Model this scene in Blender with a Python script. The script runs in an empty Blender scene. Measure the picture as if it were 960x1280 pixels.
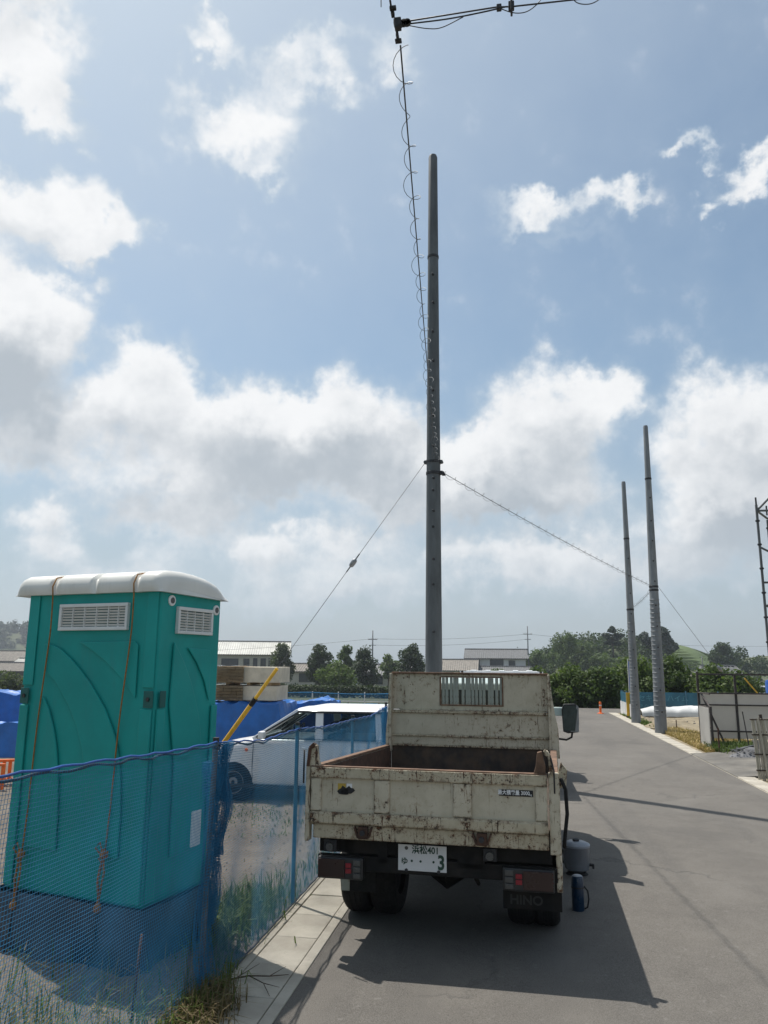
import bpy, math, random
import numpy as np
from mathutils import Matrix, Vector

sc = bpy.context.scene
COL = sc.collection
R = math.radians

# ------------------------------------------------------------------ camera
cam = bpy.data.cameras.new('camera'); cam_o = bpy.data.objects.new('camera', cam); COL.objects.link(cam_o)
cam.sensor_fit = 'HORIZONTAL'; cam.sensor_width = 36; cam.lens = 36; cam.clip_start = .05; cam.clip_end = 5000
cam_o.matrix_world = Matrix(((0.98686298, 0.02331276, 0.15986864, 0),
                             (0.16135998, -0.19138811, -0.96815988, 0),
                             (0.00802648, 0.98123754, -0.19263559, 1.9), (0, 0, 0, 1)))
sc.camera = cam_o
sc.view_settings.view_transform = 'Standard'; sc.view_settings.look = 'None'
sc.view_settings.exposure = 0.05; sc.view_settings.gamma = 1

# ------------------------------------------------------------------ sun and sky
SUN_EL, SUN_AZ = 63.3, -54.4          # azimuth clockwise from +Y (negative = to the left)
sv = Vector((math.sin(R(SUN_AZ)) * math.cos(R(SUN_EL)), math.cos(R(SUN_AZ)) * math.cos(R(SUN_EL)), math.sin(R(SUN_EL))))
sl = bpy.data.lights.new('sun', 'SUN'); sl.energy = 5.0; sl.angle = R(.53); sl.color = (1, .96, .9)
so = bpy.data.objects.new('sun', sl); COL.objects.link(so); so.rotation_euler = sv.to_track_quat('Z', 'Y').to_euler()

world = bpy.data.worlds.new('World'); sc.world = world; world.use_nodes = True


class NT:
    """small helper for node trees"""
    def __init__(s, tree): s.t = tree; s.n = tree.nodes; s.l = tree.links
    def new(s, typ, **kw):
        n = s.n.new(typ)
        for k, v in kw.items(): setattr(n, k, v)
        return n
    def put(s, sock, v):
        if v is None: return
        if isinstance(v, bpy.types.NodeSocket): s.l.new(v, sock)
        elif isinstance(v, bpy.types.Node): s.l.new(v.outputs[0], sock)
        else:
            if sock.type == 'RGBA' and hasattr(v, '__len__') and len(v) == 3: v = (*v, 1)
            sock.default_value = v
    def math(s, op, a, b=None, c=None, clamp=False):
        n = s.new('ShaderNodeMath', operation=op, use_clamp=clamp)
        for i, v in enumerate((a, b, c)): s.put(n.inputs[i], v)
        return n.outputs[0]
    def vm(s, op, a, b=None, c=None):
        n = s.new('ShaderNodeVectorMath', operation=op)
        for i, v in enumerate((a, b, c)):
            if v is not None: s.put(n.inputs[i], v)
        return n.outputs[1] if op in ('LENGTH', 'DOT_PRODUCT', 'DISTANCE') else n.outputs[0]
    def mr(s, v, a, b, c=0., d=1., smooth=True):
        n = s.new('ShaderNodeMapRange', interpolation_type='SMOOTHSTEP' if smooth else 'LINEAR')
        for i, x in enumerate((v, a, b, c, d)): s.put(n.inputs[i], x)
        return n.outputs[0]
    def noise(s, vec, scale, detail=6, rough=.55, dist=0., color=False):
        n = s.new('ShaderNodeTexNoise')
        s.put(n.inputs['Vector'], vec); n.inputs['Scale'].default_value = scale; n.inputs['Detail'].default_value = detail
        n.inputs['Roughness'].default_value = rough; n.inputs['Distortion'].default_value = dist
        return n.outputs[1 if color else 0]
    def mix(s, f, a, b, blend='MIX'):
        n = s.new('ShaderNodeMix', data_type='RGBA', blend_type=blend)
        s.put(n.inputs[0], f); s.put(n.inputs[6], a); s.put(n.inputs[7], b)
        return n.outputs[2]
    def mapping(s, vec, loc=(0, 0, 0), rot=(0, 0, 0), scale=(1, 1, 1)):
        n = s.new('ShaderNodeMapping'); s.put(n.inputs[0], vec)
        n.inputs[1].default_value = loc; n.inputs[2].default_value = rot; n.inputs[3].default_value = scale
        return n.outputs[0]


# cumulus masses of that day: azimuth, elevation, half-width, half-height (degrees), thickness, grey base
CLOUDS = [(-39.5, 38.8, 9.2, 6.0, 1.35, 0), (-34.5, 35.6, 5.0, 2.8, .8, 0),
          (-37.5, 29.8, 10.5, 4.4, 1.15, .5), (-31.5, 28.8, 5.6, 2.4, .8, 0), (-38, 21.0, 8.4, 7.6, 1.3, 1.8), (-33.5, 23.6, 4.6, 4.0, .8, .5), (-36, 14.5, 8, 3.8, .8, .8),
          (-24.8, 41.0, 4.0, 1.5, .6, 0), (-17.6, 40.0, 7.2, 2.3, .66, 0), (-21.6, 37.0, 7.6, 3.2, .82, 0), (-19.2, 34.6, 4.6, 1.5, .45, 0), (-14.6, 41.6, 4, 2, .5, 0),
          (-27, 20.2, 5.2, 4.8, 1.1, .5), (-30, 16.4, 6.4, 3.8, 1.0, .7), (-20.5, 17.2, 10.5, 5.0, 1.3, 1.1), (-12.0, 17.4, 8.5, 5.4, 1.25, 1.15), (-18.6, 14.0, 14, 3.4, .8, .9), (-7.5, 14.0, 7, 3.6, .9, .7),
          (3.4, 17.2, 8.0, 5.8, 1.3, .9), (-1.7, 14.7, 7, 4.4, 1.05, .9), (7.8, 19.0, 3.8, 3.2, .7, 0), (2, 12.4, 9, 2.6, .7, .8),
          (16, 16.2, 7.2, 5.4, 1.35, .9), (16.5, 11.2, 8, 5.0, 1.0, 1.1),
          (-33.5, 8.7, 3.6, 2.0, .66, .4), (-23.9, 10.0, 6.4, 2.5, .78, .45), (-18.4, 8.2, 3.8, 2.1, .7, .4), (-11.6, 8.6, 6.4, 2.3, .66, .4), (-29.5, 5.6, 9, 3, .4, .5),
          (0.8, 7.6, 10.5, 3.0, .74, .5), (-13.5, 5.6, 10, 2.6, .45, .5), (12, 6.6, 9, 2.6, .5, .5),
          (3.6, 31.5, 6.4, 1.5, .64, 0), (8.7, 32.3, 4.2, 1.3, .62, 0), (14.7, 34.0, 2.5, .9, .56, 0), (18.8, 32.4, 4.2, 1.6, .8, 0), (16.1, 31.0, 2.1, .9, .56, 0), (5, 29.6, 5, 1.4, .25, 0), (-9, 42.2, 6, 2.2, .35, 0),
          (-26, 12.2, 17, 3.6, .5, .9), (-6, 11.6, 17, 3.6, .5, .9), (13, 9.5, 14, 4.5, .45, .8), (-20, 7, 26, 4.5, .28, .4), (6, 6, 20, 4.0, .28, .4)]


def make_world():
    t = NT(world.node_tree); t.n.clear()
    out = t.new('ShaderNodeOutputWorld'); bg = t.new('ShaderNodeBackground'); t.l.new(bg.outputs[0], out.inputs[0])
    bg.inputs[1].default_value = .094
    sky = t.new('ShaderNodeTexSky', sky_type='NISHITA', sun_disc=False)
    sky.sun_elevation = R(SUN_EL); sky.sun_rotation = R(SUN_AZ)
    sky.air_density = 1.0; sky.dust_density = 1.6; sky.ozone_density = 1.2; sky.altitude = 20
    tc = t.new('ShaderNodeTexCoord'); d = tc.outputs['Generated']
    w1 = t.vm('SUBTRACT', t.noise(d, 11, 3, .6, color=True), (.5, .5, .5))
    w2 = t.vm('SUBTRACT', t.noise(d, 55, 3, .65, color=True), (.5, .5, .5))
    p = t.vm('ADD', t.vm('MULTIPLY_ADD', w1, (.13, .13, .13), d), t.vm('MULTIPLY', w2, (.035, .035, .035)))
    s = t.new('ShaderNodeSeparateXYZ'); t.put(s.inputs[0], p)
    s0 = t.new('ShaderNodeSeparateXYZ'); t.put(s0.inputs[0], d)
    az = t.math('ARCTAN2', s.outputs[0], s.outputs[1]); el = t.math('ARCSINE', s.outputs[2])
    cx = t.new('ShaderNodeCombineXYZ'); t.put(cx.inputs[0], az); t.put(cx.inputs[1], el)
    tot = grey = None
    for a, e, ra, rb, wt, gr in CLOUDS:
        a, e, ra, rb = R(a), R(e), R(ra), R(rb)
        q = t.vm('MULTIPLY_ADD', cx.outputs[0], (1 / ra, 1 / rb, 0), (-a / ra, -e / rb, 0))
        m = t.mr(t.vm('LENGTH', q), 1., 0., 0., wt)
        tot = m if tot is None else t.math('ADD', tot, m)
        if gr:      # the side of the mass turned away from the sun
            q = t.vm('MULTIPLY_ADD', cx.outputs[0], (1 / ra / .9, 1 / rb / .75, 0), (-a / ra / .9 - .12, (-e / rb + .42) / .75, 0))
            m = t.mr(t.vm('LENGTH', q), 1., 0., 0., gr)
            grey = m if grey is None else t.math('ADD', grey, m)
    # broken cumulus all round the unseen sky, thinned to dim its ambient light
    far = t.noise(d, 3.4, 1, .5)
    q = t.vm('MULTIPLY_ADD', cx.outputs[0], (1.7, 2.2, 0), (.27, -.85, 0))
    out_m = t.mr(t.vm('LENGTH', q), .95, 1.35)
    far = t.math('MULTIPLY', t.mr(far, .50, .76, 0, 1.1), out_m)
    tot = t.math('MAXIMUM', tot, far)
    f1 = t.math('SUBTRACT', t.noise(d, 15, 8, .6), .5)
    den = t.math('MULTIPLY_ADD', f1, 1.35, tot)
    cover = t.mr(den, .10, .82)
    veil = t.mr(t.math('MULTIPLY_ADD', f1, .4, tot), -.15, .5, .10, .58)
    gsum = t.math('MULTIPLY_ADD', f1, .9, t.math('MULTIPLY_ADD', far, .7, grey))
    f2 = t.math('SUBTRACT', t.noise(t.vm('ADD', d, (-.014, .006, .030)), 15, 6, .6), .5)      # cloud standing between this point and the sun
    relief = t.math('MULTIPLY', t.math('SUBTRACT', f2, f1), 1.5)
    shade = t.mr(t.math('ADD', gsum, relief), -.25, 1.5)
    ccol = t.mix(shade, (9.7, 9.8, 9.9), (4.75, 5.3, 5.85))
    hz = t.mr(s0.outputs[2], .0, .40, .75, 0.)             # moist air whitening the lower sky
    base = t.mix(hz, t.mix(1., sky.outputs[0], (1.10, 1.24, 1.20), 'MULTIPLY'), (4.35, 4.95, 5.65))
    glow = t.mr(t.vm('DOT_PRODUCT', d, tuple(sv)), .55, 1., 0, .40)       # haze scattering forward round the sun
    base = t.mix(glow, base, (6.9, 7.7, 8.4))
    base = t.mix(veil, base, (5.6, 6.6, 7.5))
    lowc = t.mr(s0.outputs[2], .0, .2, .35, 1.)
    col = t.mix(t.math('MULTIPLY', cover, lowc), base, ccol)
    t.l.new(col, bg.inputs[0])
    world.cycles.sampling_method = 'MANUAL'; world.cycles.sample_map_resolution = 512


make_world()
# ------------------------------------------------------------------ mesh helpers
class MB:
    """collects shapes; build() links them as ONE mesh object"""
    def __init__(s): s.v = []; s.f = []
    def add(s, vs, fs):
        o = len(s.v); s.v.extend([tuple(p) for p in vs]); s.f.extend([tuple(i + o for i in f) for f in fs]); return s
    def box(s, x0, x1, y0, y1, z0, z1):
        return s.add([(x0, y0, z0), (x1, y0, z0), (x1, y1, z0), (x0, y1, z0), (x0, y0, z1), (x1, y0, z1), (x1, y1, z1), (x0, y1, z1)],
                     [(0, 3, 2, 1), (4, 5, 6, 7), (0, 1, 5, 4), (1, 2, 6, 5), (2, 3, 7, 6), (3, 0, 4, 7)])
    def bar(s, p0, p1, w, h, up=(0, 0, 1)):
        p0, p1 = Vector(p0), Vector(p1); d = (p1 - p0).normalized(); up = Vector(up)
        if abs(d.dot(up)) > .98: up = Vector((0, 1, 0))
        a = d.cross(up).normalized() * w / 2; b = a.cross(d).normalized() * h / 2
        vs = [p + q for p in (p0, p1) for q in (-a - b, a - b, a + b, -a + b)]
        return s.add(vs, [(3, 2, 1, 0), (4, 5, 6, 7), (0, 1, 5, 4), (1, 2, 6, 5), (2, 3, 7, 6), (3, 0, 4, 7)])
    def tube(s, pts, r, n=8, cap=True):
        pts = [Vector(p) for p in pts]; k = len(pts); rs = r if hasattr(r, '__len__') else [r] * k
        t0 = (pts[1] - pts[0]).normalized(); up = Vector((0, 0, 1)) if abs(t0.z) < .9 else Vector((1, 0, 0))
        u = t0.cross(up).normalized(); vs = []
        for i in range(k):
            t = (pts[min(i + 1, k - 1)] - pts[max(i - 1, 0)]).normalized()
            u = (u - t * u.dot(t)).normalized(); w = t.cross(u)
            for j in range(n):
                a = 2 * math.pi * j / n; vs.append(pts[i] + (u * math.cos(a) + w * math.sin(a)) * rs[i])
        fs = [(i * n + j, i * n + (j + 1) % n, (i + 1) * n + (j + 1) % n, (i + 1) * n + j) for i in range(k - 1) for j in range(n)]
        if cap: fs += [tuple(range(n - 1, -1, -1)), tuple(range((k - 1) * n, k * n))]
        return s.add(vs, fs)
    def lathe(s, prof, c=(0, 0, 0), axis='z', n=20, cap=True):
        """prof: (radius, height) pairs"""
        vs = []
        for r, h in prof:
            for j in range(n):
                a = 2 * math.pi * j / n; x, y = r * math.cos(a), r * math.sin(a)
                p = {'z': (x, y, h), 'x': (h, x, y), 'y': (y, h, x)}[axis]
                vs.append((p[0] + c[0], p[1] + c[1], p[2] + c[2]))
        k = len(prof)
        fs = [(i * n + j, i * n + (j + 1) % n, (i + 1) * n + (j + 1) % n, (i + 1) * n + j) for i in range(k - 1) for j in range(n)]
        if cap: fs += [tuple(range(n - 1, -1, -1)), tuple(range((k - 1) * n, k * n))]
        return s.add(vs, fs)
    def prism(s, poly, o, u, v, w):
        """poly (a, b) in the plane o + a*u + b*v, thickened by the vector w"""
        o, u, v, w = Vector(o), Vector(u), Vector(v), Vector(w); n = len(poly)
        vs = [o + u * a + v * b for a, b in poly]; vs += [p + w for p in vs]
        fs = [tuple(range(n - 1, -1, -1)), tuple(range(n, 2 * n))] + [(i, (i + 1) % n, (i + 1) % n + n, i + n) for i in range(n)]
        return s.add(vs, fs)
    def grid(s, fn, nu, nv, closed=False):
        vs = [fn(i / nu, j / nv) for j in range(nv + 1) for i in range(nu + 1)]
        return s.add(vs, [(j * (nu + 1) + i, j * (nu + 1) + i + 1, (j + 1) * (nu + 1) + i + 1, (j + 1) * (nu + 1) + i) for j in range(nv) for i in range(nu)])
    def loft(s, rings, cap=True, closed=True):
        k = len(rings); n = len(rings[0]); vs = [p for r in rings for p in r]
        m = n if closed else n - 1
        fs = [(i * n + j, i * n + (j + 1) % n, (i + 1) * n + (j + 1) % n, (i + 1) * n + j) for i in range(k - 1) for j in range(m)]
        if cap: fs += [tuple(range(n - 1, -1, -1)), tuple(range((k - 1) * n, k * n))]
        return s.add(vs, fs)
    def build(s, name, mat, parent=None, smooth=False, bevel=0, seg=2, fix=True, **kw):
        me = bpy.data.meshes.new(name)
        me.from_pydata(s.v, [], s.f)
        if fix and len(s.f) < 60000:
            import bmesh
            bm = bmesh.new(); bm.from_mesh(me); bmesh.ops.recalc_face_normals(bm, faces=bm.faces); bm.to_mesh(me); bm.free()
        return link(name, me, mat, parent, smooth, bevel, seg, **kw)


def link(name, me, mat, parent=None, smooth=False, bevel=0, seg=2, **kw):
    me.materials.append(mat)
    o = bpy.data.objects.new(name, me); COL.objects.link(o)
    if parent is not None: o.parent = parent
    if smooth:
        me.shade_smooth()
        if smooth is not True: me.set_sharp_from_angle(angle=R(smooth))
    if bevel:
        b = o.modifiers.new('bevel', 'BEVEL'); b.width = bevel; b.segments = seg; b.limit_method = 'ANGLE'; b.angle_limit = R(40)
    tag(o, **kw)
    return o


def tag(o, label=None, cat=None, group=None, kind=None):
    if label: o['label'] = label
    if cat: o['category'] = cat
    if group: o['group'] = group
    if kind: o['kind'] = kind
    return o


def thing(name, label, cat, loc=(0, 0, 0), rz=0, group=None):
    o = bpy.data.objects.new(name, None); COL.objects.link(o); o.location = loc; o.rotation_euler = (0, 0, rz); o.empty_display_size = .2
    return tag(o, label, cat, group)


def part_copy(o, parent):
    c = o.copy(); COL.objects.link(c); c.parent = parent
    for ch in o.children: part_copy(ch, c)
    return c


def text_mesh(txt, size, bold=0., align='CENTER', extrude=.0008):
    cu = bpy.data.curves.new('lettering', 'FONT'); cu.body = txt; cu.size = size; cu.align_x = align; cu.align_y = 'CENTER'
    cu.extrude = extrude; cu.offset = bold; cu.resolution_u = 3
    o = bpy.data.objects.new('lettering', cu); COL.objects.link(o)
    dg = bpy.context.evaluated_depsgraph_get(); me = bpy.data.meshes.new_from_object(o.evaluated_get(dg))
    bpy.data.objects.remove(o); return me


def lettering(txt, size, mat, parent, loc, rot=(R(90), 0, 0), sx=1., bold=0., name='lettering', label=None, align='CENTER'):
    o = link(name, text_mesh(txt, size, bold, align), mat, parent, label=label); o.location = loc; o.rotation_euler = rot; o.scale = (sx, 1, 1); return o


def smooth01(a, b, x):
    t = min(1, max(0, (x - a) / (b - a))); return t * t * (3 - 2 * t)


# ------------------------------------------------------------------ materials
MATS = {}


def base_mat(name):
    m = bpy.data.materials.new(name); m.use_nodes = True; MATS[name] = m
    t = NT(m.node_tree); b = next(n for n in t.n if n.type == 'BSDF_PRINCIPLED'); return m, t, b


def bump(t, b, h, strength=.3, dist=.01):
    n = t.new('ShaderNodeBump'); n.inputs['Strength'].default_value = strength; n.inputs['Distance'].default_value = dist
    t.put(n.inputs['Height'], h); t.l.new(n.outputs[0], b.inputs['Normal'])


def pm(name, col, rough=.6, metal=0., var=.15, vs=4., bmp=0., bs=60., bd=.004, col2=None, spec=.5, stretch=(1, 1, 1), trans=0., dirt=None):
    m, t, b = base_mat(name)
    tc = t.new('ShaderNodeTexCoord'); p = t.mapping(tc.outputs['Object'], scale=stretch)
    n = t.noise(p, vs, 6, .6)
    c2 = col2 or tuple(min(1, c * (1 + var)) for c in col); c1 = col if col2 else tuple(c * (1 - var) for c in col)
    c = t.mix(t.mr(n, .3, .7), c1, c2)
    if dirt:
        dn = t.noise(t.mapping(tc.outputs['Object'], scale=(stretch[0] * 3, stretch[1] * 3, stretch[2] * .6)), dirt[1], 7, .65)
        c = t.mix(t.mr(dn, .5, .75, 0, dirt[2]), c, dirt[0])
    t.l.new(c, b.inputs['Base Color'])
    t.put(b.inputs['Roughness'], t.mr(t.noise(p, vs * 3, 4), .3, .7, rough * .85, min(1, rough * 1.15), False))
    b.inputs['Metallic'].default_value = metal; b.inputs['Specular IOR Level'].default_value = spec
    if bmp: bump(t, b, t.noise(tc.outputs['Object'], bs, 5, .6), bmp, bd)
    return m


def rust_paint(name, paint, amt, streak=.5):
    """old chipped paint: bare rust where it has flaked, brown runs below"""
    m, t, b = base_mat(name)
    tc = t.new('ShaderNodeTexCoord'); P = tc.outputs['Object']
    big = t.noise(P, 5, 4, .6); mid = t.noise(P, 22, 8, .66); fine = t.noise(P, 85, 4, .6)
    run = t.noise(t.mapping(P, scale=(55, 55, 5)), 1, 5, .6); scr = t.noise(t.mapping(P, rot=(0, .5, 0), scale=(90, 90, 9)), 1, 4, .6)
    k = amt * .055
    bv = t.new('ShaderNodeBevel'); bv.samples = 4; bv.inputs['Radius'].default_value = .022
    ge = t.new('ShaderNodeNewGeometry')
    edge = t.mr(t.vm('DOT_PRODUCT', bv.outputs[0], ge.outputs['Normal']), .998, .86)      # wear gathers along folded edges and seams
    area = t.math('ADD', t.mr(big, .47 - k, .62 - k), t.math('MULTIPLY', edge, .7))
    e1 = t.math('MULTIPLY', edge, .10)
    c1 = t.math('MULTIPLY', t.mr(t.math('ADD', mid, e1), .655 - k, .675 - k), t.math('MULTIPLY_ADD', area, .9, .1, clamp=True))
    c2 = t.math('MULTIPLY', t.mr(fine, .67 - k, .70 - k), area, clamp=True)
    c3 = t.math('MULTIPLY', t.mr(t.math('ADD', run, t.math('MULTIPLY', edge, .04)), .645 - k * .6, .675 - k * .6), t.math('MULTIPLY_ADD', area, .9, .1, clamp=True))
    c4 = t.math('MULTIPLY', t.mr(scr, .70 - k * .4, .715 - k * .4), .8)
    chip = t.math('MAXIMUM', t.math('MAXIMUM', c1, c2), t.math('MAXIMUM', c3, c4))
    halo = t.math('MULTIPLY', t.mr(t.math('ADD', mid, e1), .55 - k, .65 - k), area, clamp=True)
    runm = t.math('MULTIPLY', t.mr(run, .52, .70), t.mr(big, .40, .62, 0, streak))
    grime = t.mr(t.noise(P, 7, 7, .65), .35, .7, 0, .55)
    c = t.mix(grime, paint, tuple(x * q for x, q in zip(paint, (.70, .68, .62))))
    c = t.mix(t.math('MULTIPLY', runm, .55), c, (.22, .145, .08))
    c = t.mix(t.math('MULTIPLY', halo, .45), c, (.24, .15, .08))
    c = t.mix(chip, c, t.mix(t.mr(t.noise(P, 30, 3), .4, .62), (.028, .019, .014), (.12, .055, .027)))
    t.l.new(c, b.inputs['Base Color'])
    t.put(b.inputs['Roughness'], t.mr(chip, 0, 1, .5, .92))
    h = t.math('ADD', t.math('MULTIPLY', chip, -.6), t.math('ADD', t.math('MULTIPLY', fine, .2), t.math('MULTIPLY', t.noise(P, 4, 2), .9)))
    bump(t, b, h, .35, .006)
    return m


def leaf_mat(name, c1, c2, trans=.35, rough=.6):
    m, t, b = base_mat(name)
    g = t.new('ShaderNodeNewGeometry'); tc = t.new('ShaderNodeTexCoord')
    cl = t.noise(tc.outputs['Object'], .7, 3)
    f = t.math('ADD', t.math('MULTIPLY', g.outputs['Random Per Island'], .6), t.math('MULTIPLY', t.mr(cl, .3, .7), .4))
    c = t.mix(f, c1, c2); t.l.new(c, b.inputs['Base Color']); b.inputs['Roughness'].default_value = rough; b.inputs['Specular IOR Level'].default_value = .3
    tr = t.new('ShaderNodeBsdfTranslucent'); t.l.new(t.mix(.5, c, (.12, .2, .02)), tr.inputs[0])
    mx = t.new('ShaderNodeMixShader'); mx.inputs[0].default_value = trans
    o = next(n for n in t.n if n.type == 'OUTPUT_MATERIAL')
    t.l.new(b.outputs[0], mx.inputs[1]); t.l.new(tr.outputs[0], mx.inputs[2]); t.l.new(mx.outputs[0], o.inputs[0])
    return m


def thin_sheet(name, col, trans):
    m = pm(name, col, .6, var=.07, vs=2, dirt=(tuple(c * .7 for c in col), 1.5, .5)); t = NT(m.node_tree); b = next(n for n in t.n if n.type == 'BSDF_PRINCIPLED')
    tr = t.new('ShaderNodeBsdfTranslucent'); tr.inputs[0].default_value = (*col, 1); mx = t.new('ShaderNodeMixShader'); mx.inputs[0].default_value = trans
    o = next(n for n in t.n if n.type == 'OUTPUT_MATERIAL'); t.l.new(b.outputs[0], mx.inputs[1]); t.l.new(tr.outputs[0], mx.inputs[2]); t.l.new(mx.outputs[0], o.inputs[0])
    return m


def glass_mat(name, tint=(.8, .88, .88), mixf=.82):
    m, t, b = base_mat(name)
    b.inputs['Base Color'].default_value = (.02, .025, .025, 1); b.inputs['Roughness'].default_value = .03
    tr = t.new('ShaderNodeBsdfTransparent'); tr.inputs[0].default_value = (*tint, 1)
    fr = t.new('ShaderNodeFresnel'); fr.inputs[0].default_value = 1.5
    mx = t.new('ShaderNodeMixShader'); t.l.new(t.math('SUBTRACT', mixf, fr.outputs[0], clamp=True), mx.inputs[0])
    o = next(n for n in t.n if n.type == 'OUTPUT_MATERIAL')
    t.l.new(b.outputs[0], mx.inputs[1]); t.l.new(tr.outputs[0], mx.inputs[2]); t.l.new(mx.outputs[0], o.inputs[0])
    return m


def ground_mats():
    # asphalt
    m, t, b = base_mat('asphalt'); tc = t.new('ShaderNodeTexCoord'); P = tc.outputs['Object']
    agg = t.noise(P, 160, 4, .7); patch = t.noise(P, .7, 5, .6); mid = t.noise(P, 5, 6, .6); tyre = t.noise(t.mapping(P, scale=(1.6, .16, 1)), 1, 4, .55)
    c = t.mix(t.mr(patch, .3, .7), (.079, .070, .060), (.113, .101, .086))
    c = t.mix(t.mr(mid, .35, .75, 0, .45), c, (.135, .122, .106))
    c = t.mix(t.mr(tyre, .5, .68, 0, .5), c, (.060, .055, .050))
    vo = t.new('ShaderNodeTexVoronoi', feature='DISTANCE_TO_EDGE'); t.put(vo.inputs['Vector'], t.vm('MULTIPLY_ADD', t.noise(P, 1.6, 4, .6, color=True), (.9, .9, .9), P)); vo.inputs['Scale'].default_value = .33
    crack = t.math('MULTIPLY', t.mr(vo.outputs['Distance'], .012, .003), t.mr(patch, .5, .6))
    c = t.mix(t.math('MULTIPLY', crack, .55), c, (.04, .037, .034))
    spot = t.mr(t.noise(P, 14, 3, .5), .66, .72, 0, .35)
    c = t.mix(spot, c, (.20, .188, .17))
    st = t.noise(P, .28, 6, .65, .6)
    c = t.mix(t.mr(st, .50, .66, 0, .8), c, (.058, .052, .046))
    c = t.mix(t.mr(st, .46, .32, 0, .6), c, (.155, .142, .125))
    c = t.mix(t.mr(agg, .35, .65, 0, .75), c, t.mix(.55, c, (.27, .255, .23)))
    c = t.mix(t.mr(t.noise(P, 60, 3, .6), .62, .68, 0, .4), c, (.035, .032, .03))
    t.l.new(c, b.inputs['Base Color']); b.inputs['Roughness'].default_value = .88; b.inputs['Specular IOR Level'].default_value = .35
    bump(t, b, t.math('ADD', agg, t.math('MULTIPLY', crack, -1.5)), .7, .006)
    # new asphalt strip
    pm('asphalt_dark', (.10, .093, .082), .9, vs=1.3, bmp=.5, bs=140, col2=(.19, .175, .15))
    # concrete
    m, t, b = base_mat('concrete'); tc = t.new('ShaderNodeTexCoord'); P = tc.outputs['Object']
    st = t.noise(P, 2.4, 7, .62); f = t.noise(P, 120, 4, .65)
    c = t.mix(t.mr(st, .32, .7), (.33, .298, .245), (.47, .432, .36))
    c = t.mix(t.mr(t.noise(P, 8, 6, .7), .56, .74, 0, .5), c, (.22, .2, .17))
    c = t.mix(t.mr(f, .6, .7, 0, .3), c, (.2, .19, .17))
    t.l.new(c, b.inputs['Base Color']); b.inputs['Roughness'].default_value = .9; bump(t, b, f, .35, .003)
    # gravel and soil of the lots
    m, t, b = base_mat('lot_soil'); tc = t.new('ShaderNodeTexCoord'); P = tc.outputs['Object']
    vo = t.new('ShaderNodeTexVoronoi'); t.put(vo.inputs['Vector'], P); vo.inputs['Scale'].default_value = 24
    n = t.noise(P, .8, 7, .65); n2 = t.noise(P, 30, 5, .65)
    c = t.mix(t.mr(n, .32, .68), (.115, .093, .070), (.19, .16, .125))
    c = t.mix(t.mr(n2, .45, .7, 0, .55), c, (.22, .195, .16))
    c = t.mix(t.mr(vo.outputs['Color'], .3, .9, 0, .35), c, (.12, .105, .09))
    t.l.new(c, b.inputs['Base Color']); b.inputs['Roughness'].default_value = .95
    bump(t, b, t.math('ADD', n2, t.math('MULTIPLY', vo.outputs['Distance'], .7)), .9, .03)
    # open country
    m, t, b = base_mat('field'); tc = t.new('ShaderNodeTexCoord'); P = tc.outputs['Object']
    n = t.noise(P, .05, 5, .6)
    c = t.mix(t.mr(n, .35, .65), (.045, .065, .02), (.09, .095, .045)); t.l.new(c, b.inputs['Base Color']); b.inputs['Roughness'].default_value = .95
    # dry dirt on the right
    pm('dry_dirt', (.24, .195, .125), .95, var=.3, vs=1.6, bmp=.8, bs=30, bd=.02)
    # tea field hillside: rows
    m, t, b = base_mat('tea_field'); tc = t.new('ShaderNodeTexCoord'); P = tc.outputs['Object']
    n = t.noise(P, .12, 5, .6)
    c = t.mix(t.mr(n, .35, .65), (.055, .085, .03), (.095, .135, .045)); t.l.new(c, b.inputs['Base Color']); b.inputs['Roughness'].default_value = .9


ground_mats()
pm('galvanised', (.098, .106, .11), .6, .3, var=.25, vs=5, stretch=(1, 1, .25), dirt=((.11, .115, .12), 3, .6))
pm('galvanised_sunlit', (.20, .21, .215), .55, .3, var=.25, vs=5, stretch=(1, 1, .25), dirt=((.12, .125, .13), 3, .5))  # lighter copy for the right poles, sunlit look put into the colour
pm('dark_steel', (.035, .035, .038), .6, .4, var=.3, vs=9)
pm('black_rubber', (.012, .012, .012), .85, spec=.3, var=.3, vs=20, bmp=.2)
pm('chassis', (.010, .010, .010), .85, var=.4, vs=6, col2=(.022, .019, .016), spec=.25)
pm('strand', (.12, .125, .13), .5, .5, var=.2)
pm('wire_dark', (.03, .03, .032), .6, .1)
pm('teal_plastic', (.010, .295, .268), .5, spec=.25, var=.12, vs=1.5, bmp=.08, bs=200, bd=.001, dirt=((.025, .235, .222), 1.6, .7))
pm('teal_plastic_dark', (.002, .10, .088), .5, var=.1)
pm('roof_white', (.70, .69, .64), .42, var=.06, vs=2, dirt=((.45, .43, .36), 2.2, .45))
pm('vent_white', (.66, .67, .65), .5, var=.06)
pm('rope_orange', (.30, .14, .03), .9, var=.25, vs=60, bmp=.6, bs=300)
pm('tarp_blue', (.012, .075, .30), .45, var=.25, vs=3, bmp=.25, bs=12, bd=.03)
pm('tarp_bright', (.011, .125, .42), .4, var=.2, vs=2, bmp=.25, bs=9, bd=.05)
pm('tarp_dark', (.022, .045, .075), .42, var=.3, vs=4, bmp=.3, bs=14, bd=.02)
pm('net_blue', (.005, .155, .32), .6, var=.2, vs=3)
pm('post_blue', (.06, .17, .25), .5, .1, var=.2, vs=8, dirt=((.10, .07, .05), 8, .5))
pm('post_grey', (.11, .12, .12), .55, .3, var=.25, vs=8, dirt=((.13, .06, .03), 5, .7))
rust_paint('paint', (.53, .475, .36), .6, .9)
rust_paint('paint_worn', (.48, .42, .30), 1.45, 1.)
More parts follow.
